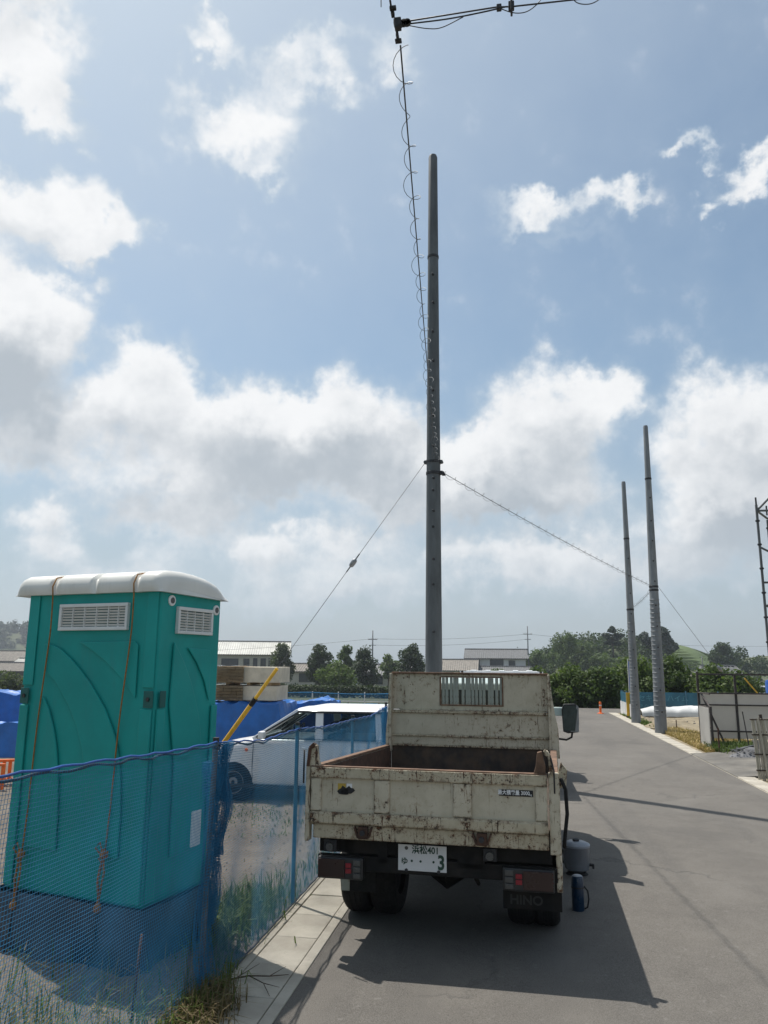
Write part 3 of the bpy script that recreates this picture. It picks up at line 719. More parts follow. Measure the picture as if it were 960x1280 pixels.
# ------------------------------------------------------------------ the old tipper truck
def tipper():
    T = thing('dump_truck', 'old cream tipper truck with chipped rusty bed parked at the left kerb', 'truck', (-.575, 5.4, 0), R(-2.8))
    P, W, CL = M['paint'], M['paint_worn'], M['paint_clean']
    def b(name, mat, *bx, parent=T, bevel=.005, **kw): return MB().box(*bx).build(name, mat, parent, bevel=bevel, **kw)
    # bed
    bed = MB().box(-.80, .80, .03, 2.68, .80, .842).build('bed_floor', M['bed_floor'], T)
    for sgn, lab in ((-1, None), (1, None)):
        x0, x1 = (-.845, -.80) if sgn < 0 else (.80, .845)
        w = MB().prism([(.032, .80), (2.66, .80), (2.66, 1.055), (.032, 1.165)], (x0, 0, 0), (0, 1, 0), (0, 0, 1), (x1 - x0, 0, 0)).build('side_gate', P, T, bevel=.005)
        MB().prism([(.03, 1.166), (2.66, 1.056), (2.66, 1.078), (.03, 1.188)], (x0 - .012 * (sgn < 0), 0, 0), (0, 1, 0), (0, 0, 1), (x1 - x0 + .012, 0, 0)).build('top_rail', M['rust_light'], w, bevel=.004)
        xi = x0 + .046 if sgn < 0 else x0 - .004
        MB().prism([(.036, .845), (2.655, .845), (2.655, 1.054), (.036, 1.164)], (xi, 0, 0), (0, 1, 0), (0, 0, 1), (.004, 0, 0)).build('inner_liner', M['rust'], w)
        for yy in (.5, 1.1, 1.7, 2.3): b('rib', P, x0 - .02 if sgn < 0 else x1, x0 if sgn < 0 else x1 + .02, yy, yy + .06, .82, 1.15 - .042 * yy, parent=w)
    # tailgate: recessed sheet in a welded frame with two broad ribs
    tg = b('tailgate', P, -.815, .782, 0, .028, .825, 1.18, label='chipped cream tailgate with rusty edges')
    b('top_rail', W, -.82, .785, -.026, .034, 1.118, 1.188, parent=tg); b('bottom_rail', W, -.82, .785, -.036, .03, .822, .898, parent=tg, bevel=.012)
    b('stile', P, -.819, -.742, -.018, 0, .9, 1.116, parent=tg, bevel=.008); b('stile', P, .705, .784, -.018, 0, .9, 1.116, parent=tg, bevel=.008)
    b('rib', P, -.372, -.262, -.018, 0, .9, 1.116, parent=tg, bevel=.009); b('rib', P, .168, .292, -.018, 0, .9, 1.116, parent=tg, bevel=.009)
    b('top_lip', M['rust_light'], -.82, .785, -.02, .03, 1.1885, 1.196, parent=tg, bevel=.002)
    # stickers and lettering
    b('sticker', M['ink'], .487, .700, -.0195, -.0178, 1.052, 1.086, parent=tg, bevel=0) if 0 else None
    pl = b('load_plate', M['ink'], .472, .692, -.0045, -.0005, 1.048, 1.088, parent=tg, bevel=0, label='black strip with the maximum load in white characters')
    lettering('最大積載量 3000', .033, M['sticker_white'], tg, (.567, -.0056, 1.069), sx=.86, bold=.0006)
    lettering('kg', .018, M['sticker_white'], tg, (.676, -.0056, 1.061))
    b('torn_sticker', M['sticker_yellow'], -.628, -.572, -.003, -.0005, 1.035, 1.083, parent=tg, bevel=0); b('torn_sticker', M['sticker_white'], -.566, -.528, -.003, -.0005, 1.04, 1.084, parent=tg, bevel=0)
    m = MB()
    for cx, cz, s in ((-.59, 1.036, .034), (-.545, 1.04, .03), (-.575, 1.03, .026)):
        m.prism([(s * (1 + .35 * math.sin(3 * a + cx * 90)) * math.cos(a), s * .8 * (1 + .3 * math.sin(5 * a)) * math.sin(a)) for a in np.linspace(0, 6.1, 12)], (cx, -.0034, cz), (1, 0, 0), (0, 0, 1), (0, -.001, 0))
    m.build('burnt_patch', M['ink'], tg)
    # rear sill under the tailgate, hook lugs
    sill = b('rear_sill', W, -.80, .785, .0, .12, .722, .816, bevel=.006)
    for cx in (-.443, .355):
        m = MB(); m.box(cx - .034, cx + .034, -.03, .01, .735, .812); m.bar((cx - .06, -.012, .81), (cx - .035, -.012, .74), .012, .04, (0, 1, 0)); m.bar((cx + .06, -.012, .81), (cx + .035, -.012, .74), .012, .04, (0, 1, 0))
        m.build('hook_lug', M['rust'], sill, bevel=.004); MB().lathe([(.017, -.05), (.017, -.028)], (cx, 0, .775), 'y', 12).build('hook_pin', M['dark_steel'], sill)
    # corner posts with the upper hinge ears
    for x0, x1, xe in ((-.857, -.826, -.835), (.792, .862, .80)):
        cp = b('corner_post', P, x0, x1, -.01, .06, .70, 1.20)
        s = 1 if x0 < 0 else -1
        MB().prism([(0, 0), (.078, 0), (.062, .05), (.05, .14), (.02, .148), (0, .06)], (xe if s > 0 else .775, -.012, 1.188), (s, 0, 0), (0, 0, 1), (0, .05, 0)).build('hinge_ear', M['rust_light'] if s < 0 else W, cp, bevel=.004)
        m = MB(); xx = xe - .006 if s > 0 else .815
        m.bar((xx, -.02, 1.19), (xx + .012 * s, -.02, 1.315), .022, .012); m.bar((xx + .012 * s, -.02, 1.315), (xx + .045 * s, -.02, 1.345), .03, .018); m.lathe([(.016, -.03), (.016, .05)], (xx + .03 * s, 0, 1.325), 'y', 10)
        m.build('latch_lever', M['rust'] if s > 0 else W, cp, bevel=.003)
        m = MB(); m.tube([(xe - .022 * s - .01, -.03, 1.30), (xe - .03 * s, -.035, 1.22), (xe - .03 * s, -.035, 1.08)], .006, 6); m.build('latch_rod', M['dark_steel'], cp, smooth=True)
    MB().tube([(.872, -.005, 1.17), (.90, .01, 1.10), (.905, .02, .95), (.885, .03, .80), (.88, .04, .74)], .012, 8).build('hose', M['black_rubber'], T, smooth=True)
    MB().prism([(0, 0), (.05, .02), (.06, .12), (.02, .17), (0, .1)], (.855, .02, 1.10), (1, 0, 0), (0, 0, 1), (0, .03, 0)).build('side_hook', W, T, bevel=.004)
    # headboard with a slotted window
    y0, y1 = 2.70, 2.735
    hb = MB(); hb.box(-.79, -.285, y0, y1, 1.43, 1.79); hb.box(.335, .79, y0, y1, 1.43, 1.79); hb.box(-.285, .335, y0, y1, 1.755, 1.79); hb.box(-.285, .335, y0, y1, 1.43, 1.485)
    hb = hb.build('headboard', P, T, label='tall rust stained headboard behind the cab')
    for bx in ((-.30, -.285, y0 - .008, y0 + .01, 1.475, 1.765), (.335, .35, y0 - .008, y0 + .01, 1.475, 1.765), (-.285, .335, y0 - .008, y0 + .01, 1.755, 1.768), (-.285, .335, y0 - .008, y0 + .01, 1.474, 1.486)):
        b('window_frame', M['rust_light'], *bx, parent=hb, bevel=.002)
    bar = MB().box(-.0150, .0150, y0 + .004, y0 + .02, 1.487, 1.754).build('window_bar', CL, hb, bevel=.003); bar.location = (-.262, 0, 0)
    for k in range(1, 16):
        c = part_copy(bar, hb); c.location = (-.262 + k * .0388, 0, 0); c.rotation_euler = (0, random.uniform(-.008, .008), 0)
    b('middle_ledge', M['paint_worn'], -.80, .80, 2.645, 2.70, 1.40, 1.428, parent=hb, bevel=.004)
    b('middle_panel', P, -.795, .795, 2.672, 2.71, 1.185, 1.40, parent=hb); b('lower_ledge', W, -.80, .80, 2.655, 2.71, 1.168, 1.186, parent=hb, bevel=.004)
    b('lower_panel', P, -.795, .795, 2.675, 2.71, 1.085, 1.168, parent=hb); b('lower_ledge', W, -.80, .80, 2.66, 2.71, 1.07, 1.086, parent=hb, bevel=.004)
    b('bed_end', M['bed_floor'], -.80, .80, 2.68, 2.72, .80, 1.07, parent=hb)
    b('top_lip', M['rust_light'], -.80, .80, 2.67, 2.745, 1.79, 1.808, parent=hb, bevel=.004)
    for x0, x1 in ((-.812, -.79), (.79, .812)): b('edge_flange', P, x0, x1, 2.60, 2.74, 1.02, 1.795, parent=hb)
    MB().prism([(0, 1.795), (.015, 1.60), (.04, 1.42), (.068, 1.28), (.075, 1.0), (0, 1.0)], (.813, 2.60, 0), (1, 0, 0), (0, 0, 1), (0, .13, 0)).build('side_wing', P, hb, bevel=.004)
    MB().prism([(0, 1.795), (-.010, 1.4), (-.03, 1.2), (-.03, 1.0), (0, 1.0)], (-.813, 2.60, 0), (1, 0, 0), (0, 0, 1), (0, .13, 0)).build('side_wing', P, hb, bevel=.004)
    # cab
    cab = MB(); cab.loft([[(-s * hw, y, z) if 0 else (x * hw, y, z) for x, z in ((-1, .52), (1, .52), (1, zs), (.93, zr), (-.93, zr), (-1, zs))] for y, hw, zs, zr in ((2.86, .78, 1.18, 1.70), (3.0, .80, 1.18, 1.74), (3.9, .80, 1.16, 1.74), (4.15, .79, 1.12, 1.66), (4.42, .78, 1.04, 1.10), (4.46, .76, .9, .95))])
    cab = cab.build('cab', M['cab_paint'], T, smooth=30, bevel=.02, seg=3, label='pale green cab hidden behind the headboard')
    b('rear_window', M['dark_glass'], -.42, .42, 2.848, 2.856, 1.36, 1.63, parent=cab, bevel=0)
    b('windshield', M['dark_glass'], -.66, .66, 4.28, 4.31, 1.18, 1.6, parent=cab).rotation_euler = (0, 0, 0)
    for s in (-1, 1):
        MB().prism([(3.1, 1.22), (3.95, 1.18), (3.88, 1.62), (3.1, 1.64)], (s * .775, 0, 0), (0, 1, 0), (0, 0, 1), (s * .012, 0, 0)).build('side_window', M['dark_glass'], cab)
        d = MB().prism([(3.05, .62), (3.98, .62), (4.02, 1.15), (3.05, 1.17)], (s * .795, 0, 0), (0, 1, 0), (0, 0, 1), (s * .01, 0, 0)).build('door', M['cab_paint'], cab, bevel=.006)
        b('door_handle', M['car_trim'], *(sorted((s * .806, s * .825))), 3.12, 3.26, 1.06, 1.09, parent=d) if 0 else None
    # right mirror on its arm
    mi = thing('x', 'x', 'x') if 0 else None
    hs = MB().loft([[(cx + a, y, cz + c_) for a, c_ in ((-.085 * k, -.15 * k), (-.03 * k, -.17 * k), (.085 * k, -.155 * k), (.10 * k, -.06 * k), (.10 * k, .13 * k), (.06 * k, .17 * k), (-.07 * k, .165 * k), (-.095 * k, .10 * k))] for cx, cz, y, k in ((1.03, 1.275, 4.20, 1.), (1.03, 1.275, 4.235, 1.0), (1.03, 1.275, 4.27, .8))])
    hs = hs.build('mirror', M['car_trim'], T, smooth=40, bevel=.006, label='door mirror on a curved black arm')
    MB().prism([(-.078, -.135), (.05, -.14), (.085, .10), (.055, .15), (-.065, .148), (-.082, .09)], (1.03, 4.17, 1.275), (1, -.22, 0), (0, -.12, 1), (0, .003, 0)).build('mirror_glass', M['mirror_glass'], hs)
    MB().prism([(.0, -.15), (.095, -.15), (.102, .13), (.08, .16)], (1.03, 4.192, 1.275), (1, 0, 0), (0, 0, 1), (0, .004, 0)).build('mirror_edge', M['rim_silver'], hs)
    MB().tube([(.80, 4.25, 1.12), (.88, 4.25, 1.04), (.98, 4.24, 1.03), (1.04, 4.24, 1.06), (1.05, 4.24, 1.12)], .012, 8).build('mirror_arm', M['black_rubber'], T, smooth=True)
    MB().box(.80, .95, 4.22, 4.27, 1.30, 1.40).build('mirror_bracket', M['cab_paint'], T, bevel=.012)
    # running gear
    fr = MB()
    for x in (-.36, .30): fr.box(x, x + .06, .10, 4.3, .56, .70)
    for y in (.15, .7, 1.4, 2.2, 3.0): fr.box(-.34, .34, y, y + .06, .58, .68)
    fr.box(-.78, .80, .11, .15, .615, .72); fr.tube([(-.75, .98, .36), (-.15, .98, .36), (0, .98, .36), (.15, .98, .36), (.75, .98, .36)], [.06, .07, .17, .07, .06], 12); fr.box(-.3, .3, 1.2, 1.9, .62, .78)
    fr.box(-.72, -.4, 1.7, 2.4, .42, .70); fr.box(.42, .74, 1.7, 2.4, .42, .70)
    fr.tube([(.06, .98, .40), (.06, 2.8, .55)], .05, 8); fr.tube([(-.5, .9, .42), (-.45, .3, .5), (-.44, .12, .52)], .035, 8); fr.tube([(.2, .2, .70), (.28, .16, .52), (.3, .3, .42)], .014, 6)
    fr.box(-.50, -.34, .14, .22, .50, .66); fr.box(.18, .30, .10, .2, .56, .70); fr.box(-.60, -.54, .11, .2, .62, .70)
    fr.build('chassis_frame', M['chassis'], T)
    ub = b('underrun_bar', M['chassis'], -.79, .84, .10, .14, .50, .60, bevel=.008)
    for x in (-.69, .40):
        q = b('reversing_lamp', M['dark_steel'], x - .045, x + .045, .05, .10, .625, .705); MB().lathe([(.026, .03), (.03, .05)], (x, 0, .66), 'y', 12).build('lens', M['lamp_clear'], q)
    for s, xa, xb in ((-1, -.775, -.455), (1, .480, .812)):
        h = b('tail_lamp', M['car_trim'], xa, xb, .045, .10, .455, .595, bevel=.01)
        L = xb - xa; o = xa if s < 0 else xb; d = 1 if s < 0 else -1
        def seg(nm, mt, f0, f1, z0, z1): 
            u, v = sorted((o + d * L * f0, o + d * L * f1)); b(nm, M[mt], u, v, .036, .046, z0, z1, parent=h, bevel=.003)
        seg('brown_lens', 'lamp_brown', .03, .60, .468, .584); seg('red_reflector', 'reflector_red', .62, .745, .497, .527); seg('red_reflector', 'reflector_red', .62, .745, .532, .562); seg('clear_lens', 'lamp_clear', .79, .95, .468, .500); seg('clear_lens', 'lamp_clear', .79, .95, .507, .541); seg('clear_lens', 'lamp_clear', .79, .95, .548, .584)
        for k, zz in enumerate((.492, .518, .545, .568)): seg('lens_rib', 'lamp_red' if k else 'lamp_brown', .02, .30, zz, zz + .004)
    # number plate, flaps
    npl = b('number_plate', M['plate_white'], -.222, .108, .092, .096, .527, .692, bevel=.002, label='white number plate under the tailgate')
    lettering('浜松401', .058, M['plate_green'], npl, (-.035, .0905, .660), sx=.92, bold=.0012); lettering('ゆ', .05, M['plate_green'], npl, (-.178, .0905, .584), bold=.001)
    for x in (-.128, -.068, .02): MB().lathe([(.008, .0900), (.008, .0915)], (x, 0, .590), 'y', 10).build('plate_dot', M['plate_green'], npl)
    lettering('3', .125, M['plate_green'], npl, (.072, .0905, .584), sx=.8, bold=.004)
    MB().lathe([(.012, .0895), (.012, .0915)], (-.165, 0, .670), 'y', 12).build('seal', M['lamp_clear'], npl)
    for x in (-.165, .055): MB().lathe([(.012, .086), (.012, .095)], (x, 0, .530), 'y', 6).build('plate_bolt', M['dark_steel'], npl)
    f = b('mud_flap', M['black_rubber'], -.66, -.44, .40, .41, .285, .60); b('flap_edge', CL, -.70, -.635, .392, .399, .29, .47, parent=f, bevel=.003)
    f = b('mud_flap', M['chassis'], .465, .855, .30, .31, .275, .62, label='dark right mud flap with pale raised letters')
    lettering('HINO', .082, M['flap_letter'], f, (.62, .298, .335), sx=1.05, bold=.002); lettering('DUTRO', .05, M['flap_letter'], f, (.62, .298, .42), bold=.001)
    m = MB(); m.box(.53, .71, .297, .299, .448, .452); m.box(.53, .71, .297, .299, .388, .392); m.box(.53, .534, .297, .299, .392, .448); m.box(.706, .71, .297, .299, .392, .448); m.build('letter_box', M['flap_letter'], f)
    MB().loft([[(.825, y, .45), (.862, y, .45), (.865, y, .60), (.845, y, .72), (.825, y, .72)] for y in (.10, .5, 1.0, 1.5)]).build('fender_panel', P, T, bevel=.004)
    for x in (-.68, -.455, .565, .74): wheel(T, (x, .98, .342), .342, .20, face=(-1 if x < 0 else 1))
    for x in (-.66, .66): wheel(T, (x, 3.55, .342), .342, .20, face=(-1 if x < 0 else 1))
    # dust and oddments in the bed
    return T


tipper()


# ------------------------------------------------------------------ small white truck parked ahead
def kei_truck():
    T = thing('light_truck', 'small white flatbed truck parked ahead, only its roof edge and shadow showing', 'truck', (-.19, 11.92, 0), 0)
    w = .735; A = M['car_white']
    def b(name, mat, *bx, parent=T, bevel=.008): return MB().box(*bx).build(name, mat, parent, bevel=bevel)
    b('bed', A, -w, w, 0, 1.95, .60, .66)
    for x in (-w, w - .03): b('side_gate', A, x, x + .03, .03, 1.93, .66, .95)
    b('tailgate', A, -w, w, 0, .029, .66, .95)
    m = MB(); m.box(-.70, -.66, 1.95, 1.99, .66, 1.77); m.box(.66, .70, 1.95, 1.99, .66, 1.77); m.box(-.72, .72, 1.95, 1.99, 1.735, 1.77); m.box(-.66, .66, 1.955, 1.985, 1.2, 1.23); m.build('guard_frame', A, T)
    c = MB().loft([[(x * .73, y, z) for x, z in ((-1, .35), (1, .35), (1, zs), (.9, zr), (-.9, zr), (-1, zs))] for y, zs, zr in ((2.03, 1.12, 1.70), (2.2, 1.12, 1.765), (2.8, 1.12, 1.77), (3.0, 1.1, 1.68), (3.28, 1.0, 1.02), (3.3, .8, .82))]).build('cab', A, T, smooth=30, bevel=.03, seg=3)
    for x in (-.5, -.25, 0, .25, .5): b('roof_rib', A, x - .05, x + .05, 2.1, 2.85, 1.766, 1.785, parent=c, bevel=.01)
    b('rear_window', M['dark_glass'], -.5, .5, 2.018, 2.026, 1.2, 1.55, parent=c, bevel=0)
    for s in (-1, 1):
        MB().prism([(2.2, 1.16), (2.95, 1.14), (2.85, 1.62), (2.2, 1.66)], (s * .71, 0, 0), (0, 1, 0), (0, 0, 1), (s * .01, 0, 0)).build('side_window', M['dark_glass'], c)
        b('tail_lamp', M['lamp_red'], min(s * .5, s * .7), max(s * .5, s * .7), -.02, 0, .5, .58)
        b('door_mirror', M['car_trim'], min(s * .76, s * .9), max(s * .76, s * .9), 2.95, 3.0, 1.15, 1.33)
    for x in (-.6, .6):
        for y in (.5, 2.45): wheel(T, (x, y, .27), .27, .14, face=(-1 if x < 0 else 1))


kei_truck()


# ------------------------------------------------------------------ portable toilet
def toilet():
    T = thing('portable_toilet', 'teal plastic toilet cabin with white roof, tied down with orange ropes', 'toilet', (-2.87, 5.56, 0), R(-14))
    G, D = M['teal_plastic'], M['teal_plastic_dark']; X, Y0, Y1 = .61, -.425, .285
    body = MB().box(-X, X, Y0, Y1, .33, 2.41)
    body = body.build('cabin', G, T, bevel=.022, seg=3)
    def relief(name, pts, face, mat=G, dep=.012):
        dep *= .75
        if face == 'A': m = MB().prism(pts, (0, Y0 - .004, 0), (1, 0, 0), (0, 0, 1), (0, -dep, 0))
        else: m = MB().prism(pts, (X + .004, 0, 0), (0, 1, 0), (0, 0, 1), (dep, 0, 0))
        return m.build(name, mat, body, bevel=.006, seg=2)
    relief('swoosh_panel', [(-.413, 2.017), (-.338, 2.010), (-.26, 1.985), (-.15, 1.915), (-.045, 1.832), (.05, 1.745), (.133, 1.655), (.205, 1.57), (.263, 1.475), (.305, 1.4), (.331, 1.33), (.36, 1.24), (.38, 1.13), (.40, .9), (.402, .62), (.13, .62), (.115, .85), (.07, 1.12), (.026, 1.289), (-.036, 1.438), (-.134, 1.588), (-.27, 1.742), (-.42, 1.855)], 'A', dep=.022)
    relief('corner_panel', [(-.09, 2.029), (.42, 2.033), (.452, 2.007), (.454, 1.646), (.39, 1.715), (.322, 1.78), (.178, 1.888), (.033, 1.972)], 'A', dep=.016)
    relief('lower_panel', [(-.40, 1.642), (-.365, 1.63), (-.31, 1.55), (-.25, 1.42), (-.214, 1.311), (-.174, 1.128), (-.15, .9), (-.14, .62), (-.42, .62), (-.425, 1.2)], 'A', dep=.022)
    relief('corner_strip', [(-.60, .36), (-.52, .36), (-.52, 1.58), (-.60, 1.58)], 'A', dep=.020); relief('corner_strip', [(.50, .36), (.60, .36), (.60, 1.58), (.50, 1.58)], 'A', dep=.020)
    relief('corner_strip', [(-.60, 1.72), (-.50, 1.72), (-.50, 2.39), (-.60, 2.39)], 'A', dep=.010); relief('corner_strip', [(.505, 1.72), (.60, 1.72), (.60, 2.39), (.505, 2.39)], 'A', dep=.010)
    relief('swoosh_panel', [(-.272, 2.03), (-.166, 1.908), (-.068, 1.767), (-.01, 1.65), (.04, 1.535), (.075, 1.42), (.097, 1.303), (.11, 1.0), (.11, .6), (-.19, .6), (-.2, 1.2), (-.285, 1.6)], 'B', dep=.022)
    relief('corner_panel', [(-.118, 1.996), (.153, 1.983), (.168, 1.947), (.169, 1.609), (.10, 1.76), (0, 1.89)], 'B', dep=.016)
    relief('corner_strip', [(-.41, .36), (-.33, .36), (-.33, 1.58), (-.41, 1.58)], 'B', dep=.02); relief('corner_strip', [(.20, .36), (.27, .36), (.27, 1.58), (.20, 1.58)], 'B', dep=.02)
    for x in (-.555, .575):  # raised plates, the shade of a recess put into their dark teal
        q = MB().box(x - .04, x + .04, Y0 - .026, Y0 - .02, 1.59, 1.70).build('pocket_shade_plate', D, body, bevel=.01); MB().lathe([(.014, Y0 - .034), (.014, Y0 - .02)], (x, 0, 1.645), 'y', 10).build('pocket_bolt', M['car_trim'], q)
    q = MB().box(X + .02, X + .026, -.40, -.34, 1.59, 1.70).build('pocket_shade_plate', D, body, bevel=.01)
    MB().box(X + .012, X + .03, .02, .13, .62, .86).build('service_hatch', M['vent_white'], body, bevel=.01)
    # louvred vents
    fr = MB()
    for bx in ((-.285, .35, 2.275, 2.30), (-.285, .35, 2.11, 2.135), (-.285, -.262, 2.135, 2.275), (.327, .35, 2.135, 2.275)): fr.box(bx[0], bx[1], Y0 - .03, Y0, bx[2], bx[3])
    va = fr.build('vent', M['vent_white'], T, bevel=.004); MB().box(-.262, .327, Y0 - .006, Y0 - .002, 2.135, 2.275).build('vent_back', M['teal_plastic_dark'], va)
    sl = MB().bar((-.262, Y0 - .018, 0), (.327, Y0 - .018, 0), .003, .0145, (0, -.6, .8)).build('slat', M['vent_white'], va); sl.location = (0, 0, 2.146)
    for k in range(1, 7): c = part_copy(sl, va); c.location = (0, 0, 2.146 + k * .0197)
    for x in (-.16, -.05, .06, .17, .26): MB().box(x - .003, x + .003, Y0 - .022, Y0 - .005, 2.135, 2.275).build('vent_rib', M['vent_white'], va)
    fr = MB()
    for bx in ((-.257, .153, 2.255, 2.28), (-.257, .153, 2.09, 2.113), (-.257, -.235, 2.113, 2.255), (.131, .153, 2.113, 2.255)): fr.box(X, X + .03, bx[0], bx[1], bx[2], bx[3])
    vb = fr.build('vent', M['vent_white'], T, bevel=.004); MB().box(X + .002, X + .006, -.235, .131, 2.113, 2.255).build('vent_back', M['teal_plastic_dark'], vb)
    sl = MB().bar((X + .018, -.235, 0), (X + .018, .131, 0), .003, .0145, (.6, 0, .8)).build('slat', M['vent_white'], vb); sl.location = (0, 0, 2.124)
    for k in range(1, 7): c = part_copy(sl, vb); c.location = (0, 0, 2.124 + k * .0195)
    for y in (-.15, -.06, .04): MB().box(X + .005, X + .022, y - .003, y + .003, 2.113, 2.255).build('vent_rib', M['vent_white'], vb)
    for y, z in ((-.312, 2.318), (.215, 2.283)):
        q = MB().lathe([(.038, X), (.038, X + .008), (.032, X + .011)], (0, y, z), 'x', 20).build('round_badge', M['sticker_white'], T, smooth=35); MB().lathe([(.022, X + .011), (.022, X + .013)], (0, y, z), 'x', 16).build('badge_mark', M['lamp_clear'], q)
    # roof: thick rounded white hood with three grooves
    sec = [(-.468, 2.372), (-.478, 2.40), (-.478, 2.435), (-.468, 2.470), (-.445, 2.498), (-.405, 2.518), (-.33, 2.530), (-.20, 2.534), (-.05, 2.528), (.08, 2.512), (.19, 2.484), (.265, 2.450), (.31, 2.415), (.328, 2.385), (.328, 2.358)]
    x0, x1 = -.735, .648; rings = []
    xs = sorted(set([x0 + .10 * (1 - math.cos(a)) for a in np.linspace(0, 1.57, 9)] + [x1 - .085 * (1 - math.cos(a)) for a in np.linspace(0, 1.57, 9)] + list(np.linspace(x0 + .11, x1 - .09, 90))))
    for x in xs:
        d = sum(math.exp(-((x - c) / .026) ** 4) for c in (-.335, .045, .42)) * .026
        ka = max(0, 1 - (x - x0) / .10); kb = max(0, 1 - (x1 - x) / .085); d += .085 * (1 - math.sqrt(max(0, 1 - ka * ka))) + .085 * (1 - math.sqrt(max(0, 1 - kb * kb)))
        ring = []
        for y, z in sec:
            f = smooth01(2.36, 2.42, z); yy = y + d * (1 if y < -.3 else -.8 if y > .2 else 0) * f * .8; ring.append((x, yy, max(2.355 if y > .2 else 2.37, z - d * f)))
        rings.append(ring)
    MB().loft(rings, cap=True, closed=True).build('roof', M['roof_white'], T, smooth=60)
    # tarpaulin-wrapped pallet it stands on
    def skirt(u, v):
        a = u * 4; s = int(min(3, a)); q = a - s; cs = [(-.63, -.445), (.63, -.445), (.63, .305), (-.63, .305), (-.63, -.445)]
        x = cs[s][0] + (cs[s + 1][0] - cs[s][0]) * q; y = cs[s][1] + (cs[s + 1][1] - cs[s][1]) * q
        n = [(0, -1), (1, 0), (0, 1), (-1, 0)][s]; w = (.02 + .045 * (1 - v)) * (1 + 1.1 * lump(x * 7 + y * 5, v * 2.2 + s, 1)) + .02 * math.sin(9 * x + 7 * y + 3 * v)
        return (x + n[0] * w, y + n[1] * w, -.05 + v * (.385 + .02 * lump(x * 5 + y * 4, 3, 1)))
    MB().grid(skirt, 96, 10).build('wrapped_base', M['tarp_dark'], T, smooth=True)
    # ropes
    for x0, z0, x1, xk, zk in ((-.339, 2.42, -.425, -.432, .57), (.413, 2.41, .295, .302, .64)):
        def sag(t): return .006 * math.sin(9 * t)
        pts = [(x0 + .02, .0, 2.515), (x0 + .01, -.36, 2.515), (x0, -.45, 2.495), (x0, -.482, 2.43)] + [(x0 + (xk - x0) * t + sag(t), -.475 + .018 * min(1, t * 6), 2.42 + (zk - 2.42) * t) for t in np.linspace(.04, 1, 16)]
        rp = MB().tube(pts, .005, 6).build('rope', M['rope_orange'], T, smooth=True)
        kn = MB(); kn.lathe([(.004, -.03), (.022, -.015), (.026, .005), (.016, .03), (.004, .04)], (xk, -.463, zk), 'z', 8)
        for k in range(3):
            a = k * 2.1; kn.tube([(xk, -.463, zk), (xk + .05 * math.cos(a), -.478, zk + .06 * math.sin(a) + .03), (xk + .06 * math.cos(a + .6), -.48, zk + .05 * math.sin(a)), (xk + .005, -.466, zk - .02)], .006, 6)
        kn.tube([(xk, -.463, zk), (xk - .02, -.475, zk - .15), (xk + .012, -.488, zk - .3)], .009, 6); kn.tube([(xk, -.463, zk), (xk + .03, -.478, zk - .1), (xk + .004, -.488, zk - .3)], .007, 6)
        kn.lathe([(.004, -.04), (.03, -.02), (.024, .01), (.004, .04)], (xk + .008, -.49, zk - .31), 'z', 8)
        kn.build('rope_knot', M['rope_orange'], rp, smooth=True)
        MB().tube([(xk + .008, -.49, zk - .31), (xk + .01, -.51, .12), (xk - .01, -.515, -.04)], .007, 6).build('rope_tail', M['wire_dark'], rp, smooth=True)


toilet()


# ------------------------------------------------------------------ net fences
def strands(polys, r):
    """thin three-sided cords along polylines (numpy arrays)"""
    V = []; F = []; o = 0
    offs = np.array([(math.cos(a), math.sin(a)) for a in (1.57, 3.67, 5.76)])
    for P in polys:
        k = len(P); t = np.gradient(P, axis=0); t /= np.linalg.norm(t, axis=1)[:, None]
        ref = np.array([0, 0, 1.]) if abs(t[0, 2]) < .8 else np.array([1., 0, 0]); u = np.cross(t, ref); u /= np.linalg.norm(u, axis=1)[:, None]; w = np.cross(t, u)
        V.append((P[:, None, :] + r * (u[:, None, :] * offs[None, :, :1] + w[:, None, :] * offs[None, :, 1:])).reshape(-1, 3))
        i = np.arange(k - 1)[:, None] * 3 + o
        F.append(np.concatenate([i + np.array([[a, (a + 1) % 3, (a + 1) % 3 + 3, a + 3]]) for a in range(3)]))
        o += 3 * k
    V = np.concatenate(V); F = np.concatenate(F)
    me = bpy.data.meshes.new('net'); me.vertices.add(len(V)); me.vertices.foreach_set('co', V.astype(np.float32).ravel())
    me.loops.add(F.size); me.loops.foreach_set('vertex_index', F.astype(np.int32).ravel()); me.polygons.add(len(F)); me.polygons.foreach_set('loop_start', np.arange(0, F.size, 4, dtype=np.int32)); me.update(calc_edges=True)
    return me


def net_surface(bot, top, n, m, billow=.02, skew=0.):
    """grid of points between two curves given as functions of 0..1"""
    s = np.linspace(0, 1, n + 1); v = np.linspace(0, 1, m + 1)
    G = np.zeros((n + 1, m + 1, 3))
    for i, a in enumerate(s):
        B, T = np.array(bot(a)), np.array(top(a))
        for j, b in enumerate(v):
            p = B + (T - B) * b; p[0] += billow * (math.sin(a * 37 + b * 4) * .6 + math.sin(a * 83 - b * 7) * .4) * math.sin(math.pi * min(1, b * 1.15)) ; G[i, j] = p
    return G


def net_mesh(bot, top, n, m, r, billow=.02):
    G = net_surface(bot, top, n, m, billow)
    pol = [G[i] for i in range(n + 1)] + [G[:, j] for j in range(m + 1)]
    return strands(pol, r)


def pw(pts):
    """piecewise linear curve through points over 0..1 by first coordinate spacing"""
    A = np.array(pts, float); d = np.r_[0, np.cumsum(np.linalg.norm(np.diff(A[:, :2], axis=0), axis=1))]; d /= d[-1]
    return lambda t: np.array([np.interp(t, d, A[:, k]) for k in range(A.shape[1])])


